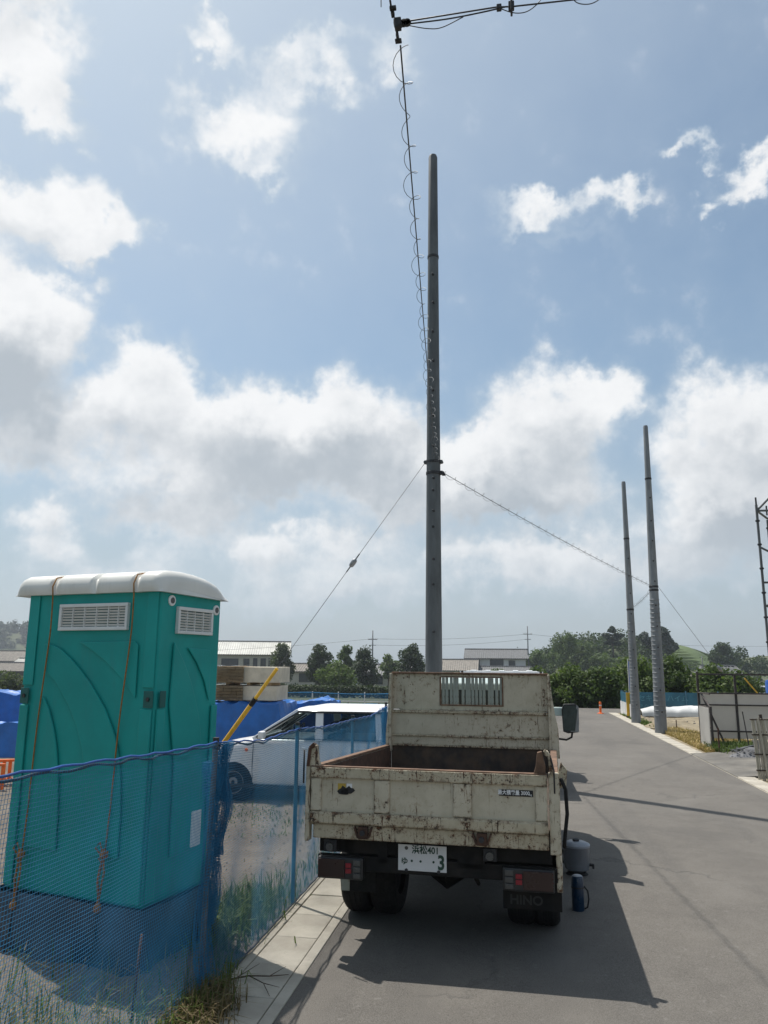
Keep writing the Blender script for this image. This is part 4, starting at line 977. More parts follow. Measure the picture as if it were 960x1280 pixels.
FX = -1.772
fence = thing('net_fence', 'blue mesh safety net fence on thin posts along the gutter', 'fence', (0, 0, 0))
topz = [(FX - .05, 1.3, 1.56), (FX - .02, 2.5, 1.50), (FX, 3.27, 1.47), (FX - .01, 4.0, 1.432), (FX, 4.6, 1.42), (FX + .005, 5.5, 1.35), (FX, 6.45, 1.355), (FX, 7.4, 1.30), (FX, 8.75, 1.275), (FX, 9.8, 1.245), (FX, 11.1, 1.29)]
botz = [(FX - .12, 1.3, .0), (FX - .16, 2.5, .0), (FX - .12, 3.3, .0), (FX - .06, 4.2, .02), (FX + .005, 4.7, .02), (FX + .01, 6.45, .02), (FX + .01, 8.75, .02), (FX, 11.1, .0)]
tf, bf = pw(topz), pw(botz)
link('net', net_mesh(bf, tf, 560, 88, .00100, .026), M['net_blue'], fence, kind='stuff', label='fine blue mesh stretched between the posts')
MB().tube([tf(t) + np.array([.004 * math.sin(t * 160), 0, .004 * math.sin(t * 230)]) for t in np.linspace(0, 1, 120)], .0055, 7).build('top_rope', M['tarp_blue'], fence, smooth=True)
MB().tube([tf(t) + np.array([-.012 + .006 * math.sin(t * 210), 0, -.018 + .007 * math.sin(t * 170)]) for t in np.linspace(0, 1, 120)], .0065, 6).build('top_rope', M['tarp_dark'], fence, smooth=True)
MB().tube([bf(t) + np.array([.01, 0, .006 + .004 * math.sin(t * 190)]) for t in np.linspace(0, 1, 120)], .007, 6).build('bottom_rope', M['tarp_dark'], fence, smooth=True)
for y, zt, mt, lean in ((4.62, 1.44, 'post_grey', .03), (6.46, 1.40, 'post_blue', 0), (8.78, 1.31, 'post_blue', .01), (11.12, 1.34, 'post_grey', 0), (1.3, 1.6, 'post_grey', 0)):
    p = MB().tube([(FX - .014 - lean, y, -.2), (FX - .014, y, zt)], .0165, 10).build('post', M[mt], fence, smooth=40); MB().lathe([(.02, zt - .02), (.02, zt + .006)], (FX - .014, y, 0), 'z', 10).build('post_cap', M['car_trim'], p)
    MB().tube([(FX - .03, y - .02, zt - .05), (FX + .012, y - .01, zt - .06), (FX + .01, y + .02, zt - .04), (FX - .03, y + .02, zt - .05)], .006, 5).build('tie', M['tarp_dark'], p)
# spare net bunched down the first post and round the last one
def bunch(x0, y0, w, z0, z1, ph, wb=None):
    def fn(u, v):
        z = z0 + (z1 - z0) * v; k = (w + ((wb or w) - w) * (1 - v))
        return (x0 + .035 * math.sin(u * 19 + ph + v * 3) * (.5 + v * .5) + .02 * math.sin(v * 9 + ph), y0 + (u - .5) * k + .012 * math.sin(v * 13 + u * 6 + ph), z)
    return fn
polys = []
for a in ((FX - .02, 4.69, .08, .38, 1.40, 0, .14), (FX - .03, 4.64, .10, .02, 1.30, 2, .24), (FX + .012, 4.74, .08, .75, 1.41, 4, .07), (FX - .01, 10.95, .34, .1, 1.28, 1, .4), (FX + .01, 10.98, .26, .1, 1.28, 3, .3)):
    fn = bunch(*a); n, m = 26, 70
    G = np.array([[fn(i / n, j / m) for j in range(m + 1)] for i in range(n + 1)]); polys += [G[i] for i in range(n + 1)] + [G[:, j] for j in range(m + 1)]
link('bunched_net', strands(polys, .0015), M['net_blue'], fence, kind='stuff', label='spare net bunched down the fence posts')
MB().tube([(-2.06, 4.28, -.1), (-2.035, 4.30, .43)], .008, 8).build('rebar_stake', M['rust'], smooth=True, label='thin rusty steel bar standing behind the net before the toilet cabin', cat='stake')
# dry twig on the lids
tw = MB(); tw.tube([(-1.74, 4.86, .02), (-1.62, 4.92, .03), (-1.5, 4.95, .025), (-1.40, 5.02, .015)], [.006, .005, .004, .002], 5); tw.tube([(-1.62, 4.92, .03), (-1.5, 4.83, .03), (-1.42, 4.70, .015)], [.004, .003, .0015], 5); tw.tube([(-1.5, 4.95, .025), (-1.44, 5.1, .03)], [.003, .001], 5); tw.tube([(-1.5, 4.83, .03), (-1.40, 4.83, .014)], [.003, .001], 5); tw.tube([(-1.68, 4.89, .03), (-1.60, 5.06, .05)], [.003, .001], 5)
tw.build('dry_twig', M['bark'], smooth=True, label='forked dry twig lying on the shaded gutter lids', cat='twig')


# ------------------------------------------------------------------ bare steel poles and their wires
def pole(x, y, h, r0, r1, label, bands, bolts, lean=0., z0=-.2, mat='galvanised'):
    T = thing('steel_pole', label, 'pole', (x, y, 0), group='bare steel poles beside the road')
    def at(z): return (lean * z, 0, z)
    def rad(z): return r0 + (r1 - r0) * z / h
    sh = MB().tube([at(z) for z in (z0, 0, h * .25, h * .5, h * .75, h - .05, h)], [r0, r0, rad(h * .25), rad(h * .5), rad(h * .75), r1, r1 * .82], 28).build('shaft', M[mat], T, smooth=40)
    for z in bands: MB().lathe([(rad(z) + .002, -.03), (rad(z) + .010, -.024), (rad(z) + .010, .024), (rad(z) + .002, .03)], at(z), 'z', 24).build('band', M['dark_steel'], T, smooth=30)
    # step bolts towards the road user
    bo = MB(); bo.lathe([(.008, 0), (.008, .04), (.018, .04), (.02, .055), (.012, .062)], (0, 0, 0), 'y', 10); bo.lathe([(.024, -.004), (.024, .006)], (0, 0, 0), 'y', 10)
    first = None
    for k, z in enumerate(bolts):
        a = R(188) if k % 2 == 0 else R(184)
        if first is None: o = first = bo.build('step_bolt', M['dark_steel'], T, smooth=30)
        else: o = part_copy(first, T)
        o.location = (lean * z + math.sin(a) * rad(z) * -.95, math.cos(a) * rad(z) * .97, z); o.rotation_euler = (0, 0, math.pi - (a - math.pi) * 1)
    return T


b1 = [2.45, 3.30, 3.76, 4.36, 4.66, 5.05, 5.28, 5.9, 6.5, 7.0, 7.6, 8.2, 8.8, 9.4]
P1 = pole(-1.39, 14.0, 12.1, .165, .09, 'tallest bare galvanised pole standing behind the tipper truck', (9.83, 5.62, 5.40), b1, .0028)
for z, r_ in ((5.62, .158),):     # clamp collar with two eye plates
    m = MB(); m.lathe([(.125, -.045), (.137, -.04), (.137, .04), (.125, .045)], (.016, 0, z), 'z', 28)
    for s in (-1, 1): m.box(.016 + s * .14 - .03, .016 + s * .14 + .03, -.03, .03, z - .03, z + .035); m.lathe([(.02, -.05), (.02, .05)], (.016 + s * .165, 0, z), 'y', 10)
    m.build('clamp_collar', M['galvanised'], P1, smooth=30)
m = MB(); m.box(.14, .19, -.05, .02, 5.37, 5.44); m.lathe([(.028, -.06), (.028, .03)], (.20, 0, 5.40), 'y', 10); m.box(.18, .24, -.03, .0, 5.35, 5.39); m.build('wire_clamp', M['dark_steel'], P1, smooth=30)
bR = [.6, 1.2, 1.8, 2.4, 3.0, 3.6, 4.3, 4.9, 5.5, 6.1, 6.8]
P2 = pole(4.12, 23.5, 9.07, .17, .07, 'right bare pole with fine ribs, beside the dry grass', (7.4, 4.15, 4.05), bR, .008, mat='galvanised_sunlit')
P3 = pole(4.03, 27.4, 8.24, .155, .07, 'farthest bare pole, left of the one by the dry grass', (3.75, 6.2), bR[:9], .0, mat='galvanised_sunlit')
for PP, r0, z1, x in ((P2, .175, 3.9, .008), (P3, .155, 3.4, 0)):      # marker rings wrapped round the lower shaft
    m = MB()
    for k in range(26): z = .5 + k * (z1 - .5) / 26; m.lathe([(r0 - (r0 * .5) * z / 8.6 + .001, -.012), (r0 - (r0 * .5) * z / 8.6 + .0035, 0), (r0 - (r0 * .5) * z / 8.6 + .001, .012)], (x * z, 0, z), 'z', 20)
    m.build('wrap_rings', M['galvanised_sunlit'], PP, smooth=True)


def cat_line(a, b, sag, n=24):
    a, b = np.array(a, float), np.array(b, float); return [a + (b - a) * t - np.array([0, 0, sag * 4 * t * (1 - t)]) for t in np.linspace(0, 1, n)]


def helix(line, rad, pitch, r, n_per=14, wob=.25):
    P = np.array(line); d = np.r_[0, np.cumsum(np.linalg.norm(np.diff(P, axis=0), axis=1))]; L = d[-1]; n = int(L / pitch * n_per)
    t0 = (P[-1] - P[0]) / np.linalg.norm(P[-1] - P[0]); u = np.cross(t0, (0, 0, 1)); u /= np.linalg.norm(u); w = np.cross(u, t0); out = []
    for i in range(n + 1):
        s = L * i / n; c = np.array([np.interp(s, d, P[:, k]) for k in range(3)]); a = 2 * math.pi * s / pitch
        q = rad * (1 + wob * math.sin(s * 3.1) * math.sin(s * 7.7)); out.append(c + u * q * math.cos(a) * 1.0 + w * q * math.sin(a))
    return out


def wire(name, label, pts, r, mat='strand', coil=None, group='overhead wires', wob=.25):
    o = MB().tube(pts, r, 6).build(name, M[mat], smooth=True, label=label, cat='wire', group=group, fix=False)
    if coil: MB().tube(helix(pts, coil[0], coil[1], 0, wob=wob), coil[2], 5).build('spiral_hanger', M['strand'], o, smooth=True, fix=False)
    return o


J = (-.60, 4.0, 5.74)
wire('messenger_wire', 'overhead wire with spiral hanger from the top fitting to the tallest pole', cat_line((-.60, 4.12, 5.70), (-1.32, 13.86, 5.62), .04, 30), .0052, 'wire_dark', (.048, .31, .0026), wob=.5)
def spl(pts, n=6):
    P = [np.array(p, float) for p in pts]; P = [2 * P[0] - P[1]] + P + [2 * P[-1] - P[-2]]; out = []
    for i in range(1, len(P) - 2):
        for k in range(n):
            t = k / n; out.append(.5 * (2 * P[i] + (P[i + 1] - P[i - 1]) * t + (2 * P[i - 1] - 5 * P[i] + 4 * P[i + 1] - P[i + 2]) * t * t + (3 * P[i] - P[i - 1] - 3 * P[i + 1] + P[i + 2]) * t ** 3))
    return out + [P[-2]]


w2 = wire('messenger_wire', 'wire running right out of the picture from the top fitting', [(-.54, 4.0, 5.755), (0, 4.0, 5.775), (.09, 4.0, 5.765), (.6, 4.0, 5.755), (1.6, 4.0, 5.80), (4, 4.0, 6.0), (9, 4.1, 6.5)], .0048, 'wire_dark')
m = MB(); m.tube(spl([(-.54, 4.0, 5.735), (-.3, 4.0, 5.735), (-.1, 4.0, 5.75), (.05, 4.0, 5.768)]), .0045, 6); m.tube(spl([(-.54, 4.01, 5.735), (-.42, 4.01, 5.695), (-.33, 4.01, 5.69), (-.2, 4.0, 5.735)]), .003, 5); m.tube(spl([(.02, 4, 5.762), (.10, 4, 5.72), (.17, 4, 5.715), (.23, 4, 5.75), (.27, 4.0, 5.80)]), .003, 5); m.tube(spl([(.43, 4, 5.80), (.47, 4, 5.735), (.54, 4, 5.715), (.60, 4.0, 5.74), (.64, 4.0, 5.79)]), .003, 5)
m.build('slack_loop', M['wire_dark'], w2, smooth=True, kind='stuff')
MB().box(.0, .03, 3.985, 4.015, 5.752, 5.785).build('wire_sleeve', M['dark_steel'], w2, bevel=.004); m = MB(); m.box(.07, .105, 3.98, 4.02, 5.748, 5.79); m.box(.082, .095, 3.97, 4.03, 5.722, 5.812); m.build('wire_grip', M['dark_steel'], w2, bevel=.004)
w3 = wire('messenger_wire', 'wire leading overhead from the top fitting towards the viewer', cat_line((-.63, 3.92, 5.80), (-.45, -6, 6.3), .05, 10), .0062, 'wire_dark', (.06, .6, .003))
jt = thing('wire_fitting', 'dark clamp joining three overhead wires at the top of the picture', 'fitting', J); jt.scale = (.5, .5, .5)
m = MB(); m.box(-.035, .045, -.05, .03, -.075, .065); m.box(-.05, .02, -.03, .05, .0, .075); m.box(.01, .06, -.06, 0, -.06, -.02); m.build('clamp_body', M['dark_steel'], jt, bevel=.008)
for cx in (.075, .115): MB().lathe([(.045, -.02), (.052, 0), (.045, .02), (.022, .02), (.022, -.02), (.045, -.02)], (cx, 0, .01), 'y', 16).build('insulator_ring', M['dark_steel'], jt, smooth=True)
m = MB(); m.box(-.03, .0, .03, .15, -.12, -.05); m.box(-.05, .03, .1, .16, -.13, -.10); m.box(-.07, -.03, -.12, -.04, .06, .12); m.box(-.08, .0, -.16, -.11, .09, .13); m.build('wire_grip', M['dark_steel'], jt, bevel=.005, kind='stuff')
wire('messenger_wire', 'spiral wrapped wire sloping from the tallest pole to the right pole', cat_line((-1.19, 13.95, 5.40), (4.12, 23.34, 4.13), .07, 40), .006, 'strand', (.05, .34, .003))
wire('messenger_wire', 'short wire between the two right poles', cat_line((4.1, 23.68, 4.05), (4.05, 27.25, 3.78), .04, 20), .006, 'strand', (.05, .42, .003))


def guy(label, a, mid, g, guard=None):
    a, g = np.array(a), np.array(g); o = MB().tube([a, a + (g - a) * .5, g], .0052, 6).build('guy_wire', M['strand'], smooth=True, label=label, cat='wire', group='slanted guy wires')
    c = a + (g - a) * mid; d = (g - a) / np.linalg.norm(g - a)
    MB().tube([c - d * .10, c - d * .07, c - d * .02, c + d * .02, c + d * .07, c + d * .10], [.012, .045, .05, .05, .045, .012], 12).build('insulator', M['rim_silver'], o, smooth=True)
    MB().tube([c - d * .22, c - d * .1], .012, 6).build('thimble', M['galvanised'], o); MB().tube([c + d * .1, c + d * .22], .012, 6).build('thimble', M['galvanised'], o)
    return o


A1 = np.array((-1.55, 14.02, 5.60)); g1 = np.array((-6.35, 15.55, gz(-6.3, 15.5) - .1))
guy('guy wire from the tallest pole down to the yellow guard', A1, .30, g1)
u = (g1 - A1); gt = A1 + u * .635; gm = A1 + u * .745; gb = A1 + u * .99
yg = MB().tube([gt, gm], .034, 10).build('guy_guard', M['yellow_guard'], smooth=40, label='slanting yellow guard tube on the guy wire behind the white car', cat='guard')
MB().tube([gm - u * .012, gm + u * .01], .052, 10).build('joint_sleeve', M['black_rubber'], yg, smooth=40); MB().tube([gm, gb], .046, 10).build('lower_tube', M['yellow_guard'], yg, smooth=40)
guy('guy wire from the right pole sloping to the right', (4.30, 23.5, 4.12), .56, (7.2, 24.3, .0))
# ------------------------------------------------------------------ parked white car on the lot (front to the left)
def car():
    T = thing('parked_car', 'white hatchback with black trimmed windows parked side on behind the net', 'car', (-3.5, 13.54, -.335), 0)
    A = M['car_white']; hw = .74
    def ring(x, w, zb, zt, crown=.02):
        h = [(w * .90, zb), (w * .985, zb + .10), (w, zb + .26), (w * .995, zb + .40), (w * .985, zt - .14), (w * .965, zt - .05), (w * .92, zt - .012), (w * .80, zt), (w * .4, zt + crown)]
        return [(x, -y, z) for y, z in h] + [(x, y, z) for y, z in reversed(h)]
    body = MB().loft([ring(*a) for a in ((-1.775, .50, .30, .62, .0), (-1.765, .58, .26, .68, .0), (-1.74, .645, .22, .73, .005), (-1.67, .69, .20, .775), (-1.55, .715, .19, .815), (-1.38, .73, .19, .855), (-1.1, .74, .19, .905), (-.88, .742, .19, .952), (-.74, .742, .19, .978, .005), (.2, .745, .19, .985, .0), (1.2, .742, .19, .988, .0), (1.58, .725, .19, .99, .0), (1.70, .70, .22, .985, .0), (1.755, .66, .26, .93, .0), (1.775, .60, .30, .80, .0))]).build('body', A, T, smooth=50)
    # wheel openings cut out of the shell
    cut = MB()
    for cx in (-1.12, 1.28):
        for s in (-1, 1): cut.lathe([(.335, s * .50), (.335, s * .90)], (cx, 0, .26), 'y', 32)
    cut = cut.build('cut', A); cut.matrix_world = T.matrix_world if 0 else Matrix.Translation(T.location)
    bpy.context.view_layer.update()
    md = body.modifiers.new('openings', 'BOOLEAN'); md.operation = 'DIFFERENCE'; md.object = cut; md.solver = 'EXACT'
    dg = bpy.context.evaluated_depsgraph_get(); nm_ = bpy.data.meshes.new_from_object(body.evaluated_get(dg)); body.modifiers.clear(); body.data = nm_; bpy.data.objects.remove(cut)
    MB().box(-1.70, 1.70, -.747, -.735, .19, .25).build('sill_trim', M['car_trim'], body, bevel=.005)
    und = MB().box(-1.6, 1.6, -.66, .66, .2, .5).build('underbody', M['chassis'], T)
    # roof
    def roof(u, v):
        x = -.12 + 1.80 * u; y = (v - .5) * 2; e = math.sqrt(max(0, 1 - abs(y) ** 4.5)); w = .62 + .03 * math.sin(math.pi * u)
        z = 1.43 + .02 * (1 - e) * 0 + .085 * e - .05 * (1 - smooth01(0, .22, u)) - .05 * smooth01(.8, 1, u); return (x, y * w, z)
    MB().grid(roof, 24, 20).build('roof', A, T, smooth=True); MB().box(-.02, 1.6, -.60, .60, 1.40, 1.425).build('headliner', M['seat_cloth'], T)
    for s in (-1, 1):
        yb, yt = s * .735, s * .635
        def pil(nm, mt, x0, z0, x1, z1, w): MB().bar((x0, yb, z0), (x1, yt, z1), w, .035, (0, s, .2)).build(nm, mt, T, bevel=.008)
        pil('pillar', A, -.80, .96, -.06, 1.43, .075); pil('pillar', A, .33, .96, .31, 1.43, .13); pil('pillar', A, 1.34, .96, 1.30, 1.43, .10); pil('pillar', A, 1.70, .96, 1.60, 1.43, .16)
        MB().bar((-.06, s * .648, 1.415), (1.62, s * .648, 1.415), .03, .06, (0, s, .2)).build('window_trim', M['car_trim'], T)
        MB().bar((-.74, s * .727, 1.0), (-.06, s * .655, 1.40), .025, .055, (0, s, .2)).build('window_trim', M['car_trim'], T)
        MB().box(-.76, 1.66, min(s * .728, s * .748), max(s * .728, s * .748), .972, .992).build('belt_trim', M['car_trim'], T)
        for pts in ([(-.70, .985), (.25, .985), (.245, 1.41), (-.05, 1.41)], [(.41, .985), (1.28, .985), (1.245, 1.41), (.385, 1.41)], [(1.40, .985), (1.61, .985), (1.53, 1.41), (1.36, 1.41)]):
            v = [(x, s * (.728 - .085 * (z - .985) / .425), z) for x, z in pts]; MB().add(v, [(0, 1, 2, 3)]).build('side_window', M['glass'], T)
        for x0 in (-.79, .335):
            m = MB()
            for a, b_ in (((x0, .32), (x0 - .01, .6)), ((x0 - .01, .6), (x0 + .0, .96))): m.bar((a[0], s * .741, a[1]), (b_[0], s * .741, b_[1]), .008, .006, (0, s, 0))
            m.build('door_seam', M['car_trim'], body)
        MB().box(.92, 1.12, min(s * .74, s * .765), max(s * .74, s * .765), .83, .865).build('door_handle', A, T, bevel=.01); MB().box(.05, .22, min(s * .74, s * .765), max(s * .74, s * .765), .82, .855).build('door_handle', A, T, bevel=.01)
        MB().lathe([(.028, .74), (.024, .752)], (-.91, 0, .79), 'y', 12).build('side_marker', M['orange_plastic'], body) if s > 0 else MB().lathe([(.024, -.752), (.028, -.74)], (-.91, 0, .79), 'y', 12).build('side_marker', M['orange_plastic'], body)
        MB().loft([[(-.62 + a, y, .99 + c) for a, c in ((-.05, 0), (.05, 0), (.05, .11), (-.04, .12))] for y in (s * .76, s * .92)]).build('door_mirror', A, T, bevel=.02)
        MB().box(-1.73, -1.45, min(s * .5, s * .70), max(s * .5, s * .70), .62, .76).build('headlamp', M['lamp_clear'], T, bevel=.03)
        for x in (-1.12, 1.28):
            w_ = wheel(T, (x, s * .66, .27), .275, .165, rim='rim_silver', face=-1, rr=.66); w_.rotation_euler = (0, 0, R(90) if s < 0 else R(-90))
            for k in range(12): MB().lathe([(.017, -.0665), (.017, -.056)], (0, math.cos(k * .5236) * .125, math.sin(k * .5236) * .125), 'x', 8).build('rim_hole', M['car_trim'], w_.children[0])
        MB().lathe([(.335, s * .60), (.335, s * .735)], (-1.12, 0, .25), 'y', 24).build('wheel_well', M['chassis'], und); MB().lathe([(.335, s * .60), (.335, s * .735)], (1.28, 0, .25), 'y', 24).build('wheel_well', M['chassis'], und)
    MB().add([(-.76, -.68, .985), (-.76, .68, .985), (-.08, .60, 1.42), (-.08, -.60, 1.42)], [(0, 1, 2, 3)]).build('windshield', M['glass'], T)
    MB().add([(1.70, -.66, 1.0), (1.70, .66, 1.0), (1.62, .58, 1.42), (1.62, -.58, 1.42)], [(0, 1, 2, 3)]).build('rear_window', M['glass'], T)
    for y in (-.33, .33):
        for x in (.28, 1.08):
            st = MB().loft([[(x + .0 + a, y + c * .22, .5), (x + a, y + c * .22, .5)] and [(x + dx, y - .22, z), (x + dx + th, y - .22, z), (x + dx + th, y + .22, z), (x + dx, y + .22, z)] for dx, z, th, a, c in ((0, .5, .14, 0, 0), (.07, .8, .13, 0, 0), (.16, 1.06, .09, 0, 0))]).build('seat', M['seat_cloth'], T, bevel=.03)
            MB().lathe([(.05, -.12), (.085, -.10), (.09, 0), (.085, .10), (.05, .12)], (x + .24, y, 1.17), 'y', 14).build('headrest', M['seat_cloth'], st, smooth=True)
    MB().box(-.72, -.45, -.66, .66, .80, .99).build('dashboard', M['seat_cloth'], T, bevel=.03)
    MB().tube([(-.30 + .08 * math.sin(a), .33 + .18 * math.cos(a), 1.0 + .16 * math.sin(a)) for a in np.linspace(0, 6.28, 20)], .014, 6).build('steering_wheel', M['car_trim'], T)


car()


# ------------------------------------------------------------------ stacked building timber on the lot
def lumber(label, x0, x1, y0, y1, z0, z1, wrap_from):
    T = thing('lumber_pack', label, 'lumber', (x0, y0, z0), group='timber packs stacked on the tarpaulin'); L, D, Hh = x1 - x0, y1 - y0, z1 - z0; r = random.Random(int(z0 * 100))
    n = 5; hh = Hh / n; wl = wrap_from * L
    for k in range(n):
        x = 0
        while x < wl - .02:
            w = min(r.uniform(.10, .24), wl - x); yo = r.uniform(0, .03); MB().box(x + .004, x + w - .004, yo, D - .05, k * hh + .004, (k + 1) * hh - .004).build('plank', M['timber'], T); x += w
    MB().box(wl, L, .01, D, .01, Hh - .01).build('wrapped_boards', M['timber_wrap'], T, bevel=.01)
    def film(u, v):
        x = -.02 + (wl + .08) * u; t = v * (Hh + .4)
        y, z = (-.03, t) if t < Hh + .02 else (-.03 + (t - Hh - .02), Hh + .02)
        return (x, y - .02 * (1 + lump(x * 6, z * 5, 1)), z + .015 * lump(x * 5, y * 4 + z, 1))
    MB().grid(film, 26, 14).build('plastic_film', M['plastic_film'], T, smooth=True)
    for x in (.3, .85, 1.4): MB().box(x, x + .09, .1, D - .1, -.065, 0).build('bearer', M['timber'], T)


lumber('upper timber pack under clear plastic film', -7.49, -5.78, 19, 20, 1.375, 1.78, .46)
lumber('lower timber pack under clear plastic film', -7.46, -5.82, 19, 20, .935, 1.31, .46)


def draped(name, label, x0, x1, y0, y1, z0, z1, mat, slope=.12, seed=0):
    def fn(u, v):
        a = (u * 2 - 1); b = (v * 2 - 1); m = max(abs(a), abs(b)); k = max(0, (m - .78) / .22)
        x = (x0 + x1) / 2 + a * (x1 - x0) / 2 * (1 + .04 * k); y = (y0 + y1) / 2 + b * (y1 - y0) / 2 * (1 + .04 * k)
        z = z1 + slope * lump(x * 1.7 + seed, y * 1.7, 1) + .16 * (.25 - abs(lump(x * 2.6 + seed, y * 2.6, 1))) + .09 * (.2 - abs(lump(x * 6 + seed, y * 6, 1))); z = z + (z0 - z) * min(1, k ** .7 if k > 0 else 0)
        w = (.05 * lump(x * 4 + z * 2 + seed, y * 4, 1) + .12 * (.2 - abs(lump(x * 5 + z * 3 + seed, y * 5 + z, 1)))) * (1 if k > 0 else .3); return (x + w, y + w, z)
    return MB().grid(fn, 60, 44).build(name, M[mat], smooth=35, label=label, cat='tarpaulin')


draped('tarp_covered_pile', 'bright blue tarpaulin over the pile under the timber packs', -7.9, -5.4, 18.6, 20.6, -.36, .88, 'tarp_bright', .03, 1)
draped('tarp_covered_pile', 'low blue tarpaulin heap right of the timber packs', -6.2, -4.7, 20.7, 22.4, -.36, .86, 'tarp_bright', .25, 9)
draped('tarp_covered_pile', 'blue tarpaulin heap left of the toilet cabin', -16.5, -11.7, 18.8, 21, -.36, 1.02, 'tarp_bright', .10, 5)
draped('tarp_covered_pile', 'pale lit fold of tarpaulin low in front of the left heap', -15.5, -10.9, 17, 18.2, -.36, .36, 'tarp_bright', .10, 15)
for i, (x, y) in enumerate(((-9.3, 12.7), (-9.0, 13.5))):
    T = thing('plastic_barrier', 'orange slotted plastic barrier at the left edge, %s' % ('nearer one' if i == 0 else 'farther one'), 'barrier', (x, y, -.33), R(15 + 20 * i)); T.scale = (1, 1, .55)
    fr = MB(); fr.box(-.5, .5, -.025, .025, .72, .80); fr.box(-.5, -.44, -.025, .025, 0, .72); fr.box(.44, .5, -.025, .025, 0, .72); fr.box(-.44, .44, -.025, .025, .12, .2); fr.build('frame', M['orange_plastic'], T, bevel=.01)
    sl = MB().box(-.03, .03, -.02, .02, .2, .72).build('slat', M['orange_plastic'], T); sl.location = (-.35, 0, 0)
    for k in range(1, 8): c = part_copy(sl, T); c.location = (-.35 + k * .1, 0, 0)

# far net fence across the lot
ff = thing('net_fence', 'distant blue net fence on pale posts across the back of the lot', 'fence', (0, 0, 0))
for (y, x0, x1, z1) in ((26., -13, -1.2, .90), (22.4, -9.2, -2.6, .74)):
    link('net', net_mesh(lambda t: (x0 + (x1 - x0) * t, y, gz(-6, y)), lambda t: (x0 + (x1 - x0) * t, y, z1 - .04 * abs(math.sin(t * 12))), int((x1 - x0) / .045), 28, .0052, 0), M['net_blue'], ff, kind='stuff')
    MB().tube([(x0 + (x1 - x0) * t, y - .01, z1 - .04 * abs(math.sin(t * 12))) for t in np.linspace(0, 1, 50)], .018, 6).build('top_rope', M['net_blue'], ff)
    p0 = None
    for k in range(int((x1 - x0) / .9) + 1):
        if p0 is None: o = p0 = MB().tube([(0, y, -.5), (0, y, z1 + .03)], .02, 8).build('post', M['roof_white'] if y > 25 else M['post_grey'], ff, smooth=40)
        else: o = part_copy(p0, ff)
        o.location = (x0 + k * .9, 0, 0)
    if y > 25: MB().tube([(x0, y, .62), (x1, y, .62)], .018, 6).build('rail', M['roof_white'], ff)


# ------------------------------------------------------------------ houses
def house(name, label, x, y, w, d, zb, wall_h, roof_h, rmat, wmat, wins=(), over=.5, hip=0., rz=0, ridge=True, roofs=(), base_win='window_dark'):
    T = thing(name, label, 'house' if 'warehouse' not in name else 'warehouse', (x, y, zb), rz)
    MB().box(0, w, 0, d, 0, wall_h).build('wall', M[wmat], T)
    def gable(x0, x1, y0, y1, z0, rh, nm='roof'):
        o = over; hp = hip
        v = [(x0 - o, y0 - o, z0 - .1), (x1 + o, y0 - o, z0 - .1), (x1 + o, y1 + o, z0 - .1), (x0 - o, y1 + o, z0 - .1), (x0 - o + hp, (y0 + y1) / 2, z0 + rh), (x1 + o - hp, (y0 + y1) / 2, z0 + rh)]
        q = MB().add(v, [(0, 1, 5, 4), (2, 3, 4, 5), (0, 4, 3), (1, 2, 5), (0, 3, 2, 1)]).build(nm, M[rmat], T)
        ml = MB(); n = int((x1 - x0 + 2 * o) / .45)
        for k in range(n + 1):
            t = k / n; xa = x0 - o + (x1 - x0 + 2 * o) * t; xb = min(max(xa, x0 - o + hp), x1 + o - hp); ml.tube([(xa, y0 - o, z0 - .06), (xb, (y0 + y1) / 2, z0 + rh + .03)], .07, 5)
        ml.build('tile_rolls', M[rmat], q)
        if ridge: MB().tube([(x0 - o + hp, (y0 + y1) / 2, z0 + rh + .06), (x1 + o - hp, (y0 + y1) / 2, z0 + rh + .06)], .16, 6).build('ridge', M['roof_tile'], q)
        MB().box(x0 - o, x1 + o, y0 - o - .03, y0 - o + .04, z0 - .22, z0 - .08).build('eave_board', M['wall_dark'], q)
    gable(0, w, 0, d, wall_h, roof_h)
    for a in roofs: gable(*a)
    for (a, b_, c, e, mt) in wins:
        q = MB().box(a, b_, -.06, -.01, c, e).build('window', M['wall_dark'] if mt != 'wall_white' else M['wall_white'], T); MB().box(a + .08, (a + b_) / 2 - .03, -.09, -.062, c + .08, e - .08).build('pane', M[mt], q); MB().box((a + b_) / 2 + .03, b_ - .08, -.09, -.062, c + .08, e - .08).build('pane', M[mt], q)
    return T


D_ = 'window_dark'
house('warehouse', 'long warehouse with cream corrugated roof behind the timber packs', -62.6, 149, 18.2, 9, -2.1, 5.5, 2.6, 'roof_cream', 'wall_cream', [(1.5, 4, 2.2, 4.6, D_), (5, 8.4, 2.4, 4.6, D_), (9.4, 10.6, 2.6, 4.6, D_), (11.3, 12.2, 3, 4.7, D_), (12.8, 13.9, 3, 4.7, D_), (14.4, 15.2, 3, 4.7, D_), (15.8, 17.4, 2.6, 4.4, D_)], .5, rz=R(14))
house('low_house', 'low tin roofed house right of the pale grey green tree', -41.5, 132, 8.8, 6, -2.0, 2.4, 1.2, 'roof_tile_brown', 'wall_cream', [(1, 3, .5, 2, D_), (5, 7.2, .5, 2, D_)], .4)
house('white_house', 'small white walled house between the dark garden trees', -37.6, 142, 3.0, 4, -2.0, 4.4, .5, 'roof_tile', 'wall_white', [(.8, 2.2, 2.6, 3.8, D_)], .2)
house('white_house', 'white gabled shed behind the light green tree', -29.8, 137, 3.4, 4, -2.0, 3.5, .6, 'roof_tile', 'wall_white', [(.9, 2.3, 2.0, 3.1, D_)], .2)
